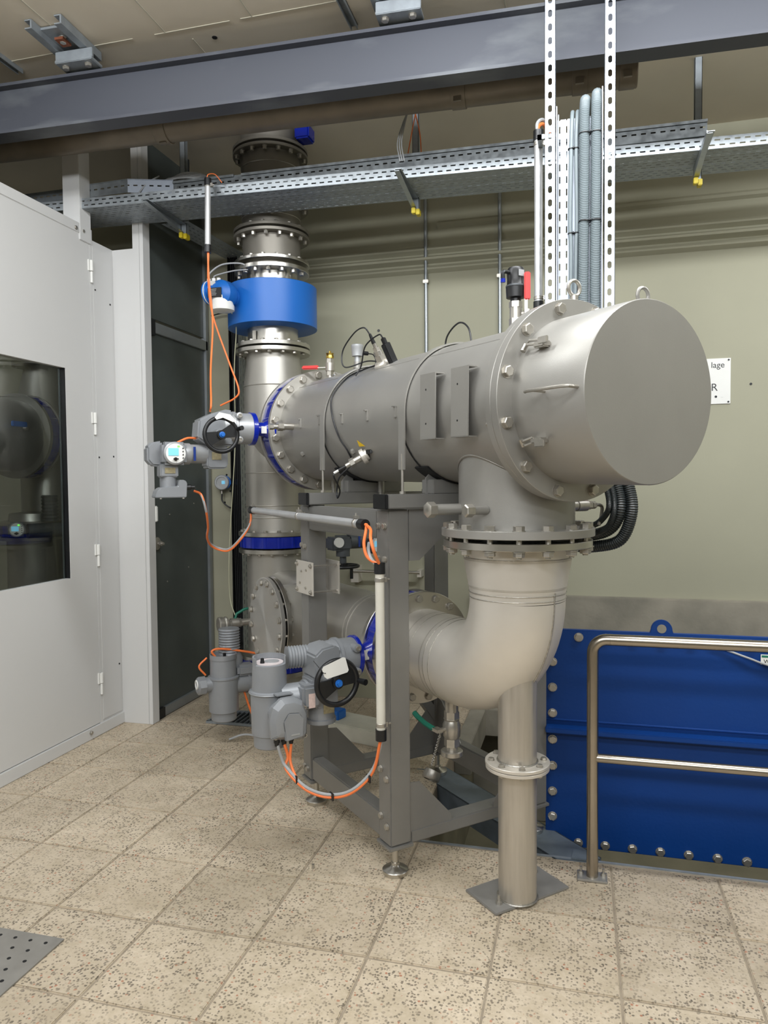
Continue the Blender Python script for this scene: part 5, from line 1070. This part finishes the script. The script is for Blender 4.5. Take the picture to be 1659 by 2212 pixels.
# galvanised channel bridging the pit under the stand
t = thing('bridging_beam', 'grey galvanised steel beam bridging the pit under the stand', 'beam', L(.7, .43, 0))
p0, p1 = L(1.32, .43, -.001), L(.06, .43, -.001); c = MB(); c.box((p0+p1)/2-K*.003, ((p1-p0).length, .18, .006), AX); c.box((p0+p1)/2-K*.055+W*.087, ((p1-p0).length, .006, .11), AX); c.box((p0+p1)/2-K*.055-W*.087, ((p1-p0).length, .006, .11), AX)
part('channel', c, mat('blue_grey_galvanised', (112, 122, 130), .4, .5, .2, 8), t)
part('end_plate', MB().prism([(-.03, 3.245, .001), (.085, 3.245, .001), (.03, 3.31, .001), (-.02, 3.33, .001)], (0, 0, .006)), MATS['blue_grey_galvanised'], t)
# twin unit in the dim room behind the partition window
t = thing('pressure_vessel', 'dark vessel with blue valve seen through the partition window', 'pressure vessel', (-3.86, 4.2, 2.0))
YY = Vector((0, 1, 0)); part('shell', MB().lathe((-3.86, 3.0, 2.0), YY, [(0, .20), (.35, .25), (1.38, .25)], 48), BLAST, t)
part('flange', MB().ring((-3.86, 4.39, 2.0), YY, .30, .2, .03, 56), BLAST, t); part('flange', MB().ring((-3.86, 3.9, 2.0), YY, .265, .2, .03, 56), BLAST, t)
t = valve('blue valve seen through the partition window', Vector((-3.86, 4.45, 2.0)), YY, .30, .2, .08, grp='blue butterfly valves'); part('back_flange', MB().ring((-3.86, 4.51, 2.0), YY, .30, .2, .02, 56), PIPE, t)
t = thing('riser_pipe', 'dim stainless riser seen through the partition window', 'pipe', (-3.95, 4.80, 1.2)); part('pipe', MB().lathe((-3.95, 4.80, 0), K, [(0, .18), (2.34, .18), (2.52, .14), (2.55, .14)], 48), PIPE, t); part('flange', MB().ring((-3.95, 4.80, 2.56), K, .22, .1, .03, 48), FLG, t)
t = thing('lower_pipe', 'dim flanged pipe low behind the partition window', 'pipe', (-3.80, 4.46, .8)); part('pipe', MB().lathe((-3.80, 4.46, 0), K, [(0, .17), (1.28, .17)], 40), PIPE, t); part('flange', MB().ring((-3.80, 4.46, 1.275), K, .21, .1, .025, 48), FLG, t); part('flange', MB().ring((-3.80, 4.46, 1.385), K, .21, .1, .025, 48), FLG, t)
part('top_pipe', MB().lathe((-3.80, 4.46, 1.39), K, [(0, .16), (.06, .15), (.07, .08)], 40), PIPE, t)
valve('low blue valve seen through the partition window', Vector((-3.80, 4.46, 1.33)), K, .215, .1, .075, grp='blue butterfly valves')
t = thing('electric_actuator', 'dim actuator with lit display behind the partition window', 'actuator', (-3.6, 4.25, 1.36), 'grey electric valve actuators')
part('motor', MB().cyl((-3.62, 4.20, 1.34), (-3.46, 4.42, 1.34), .05, n=20), DGREY, t); part('ribbed_cover', MB().lathe((-3.60, 4.40, 1.40), K, [(i*.012, .05 if i % 2 else .057) for i in range(16)], 28), DGREY, t)
control_head(Vector((-3.66, 4.15, 1.355)), Vector((.62, -.78, 0)).normalized(), t, DGREY, .11, .10, .06)
t = thing('lever_valve', 'blue levered valve on the vessel behind the partition window', 'valve', (-3.60, 4.15, 2.04)); part('lever', MB().box((-3.575, 4.10, 2.055), (.02, .13, .035)), MBLUE, t, bevel=.004); part('stem', MB().cyl((-3.62, 4.18, 2.03), (-3.56, 4.18, 2.03), .014, n=10), BOLT, t)
# things on the floor
t = solo('drain_cover', MB().bx((-2.30, 1.90, 0.001), (-1.802, 2.218, .006)), mat('drain_steel', (136, 133, 127), .2, .55, .1, 12), 'perforated steel drain cover in the floor at left corner', 'drain cover'); WL[t.name] = t.location.copy()
for i in range(7):
    for j in range(6):
        x, y = -1.85-.065*i-(.032 if j % 2 else 0), 2.18-.052*j; part('drain_hole', MB().cyl((x, y, .006), (x, y, .0068), .007, n=10), BLACK, t)
solo('concrete_block', MB().box((-1.36, 4.52, .05), (.50, .24, .10), (Vector((.95, -.3, 0)).normalized(), Vector((.3, .95, 0)).normalized(), K)), WHITE if 0 else mat('pale_block', (196, 194, 180), 0, .8, .08, 8), 'pale concrete block on the floor behind the stand', 'block', bevel=.006)
solo('foam_board', MB().box((-1.30, 4.12, .006), (.26, .12, .012), (Vector((.9, .35, 0)).normalized(), Vector((-.35, .9, 0)).normalized(), K)), WHITE, 'flat white board scrap on the floor inside the stand', 'board', bevel=.002)
solo('plastic_box', MB().box((-1.56, 4.56, .130), (.13, .09, .06), (Vector((.95, -.3, 0)).normalized(), Vector((.3, .95, 0)).normalized(), K)), MBLUE, 'small blue plastic box on the concrete block', 'box', bevel=.006)
c = MB()
for i in range(12): c.bx((-2.46+.035*i, 4.54, .001), (-2.455+.035*i, 4.80, .014))
c.bx((-2.48, 4.53, .001), (-2.0, 4.545, .016)); c.bx((-2.48, 4.79, .001), (-2.0, 4.805, .016)); c.bx((-2.485, 4.53, .001), (-2.47, 4.80, .016))
solo('floor_grating', c, GALVD, 'small galvanised floor grating under the low actuator', 'grating')
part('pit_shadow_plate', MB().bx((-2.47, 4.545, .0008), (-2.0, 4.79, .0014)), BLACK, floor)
for x, y, r, lb in ((-1.098, 2.905, .006, 'tiny screw stub sticking out of the floor before the stand'),):
    solo('screw_stub', MB().cyl((x, y, 0), (x, y, .018), r, n=8), BOLT, lb, 'screw')
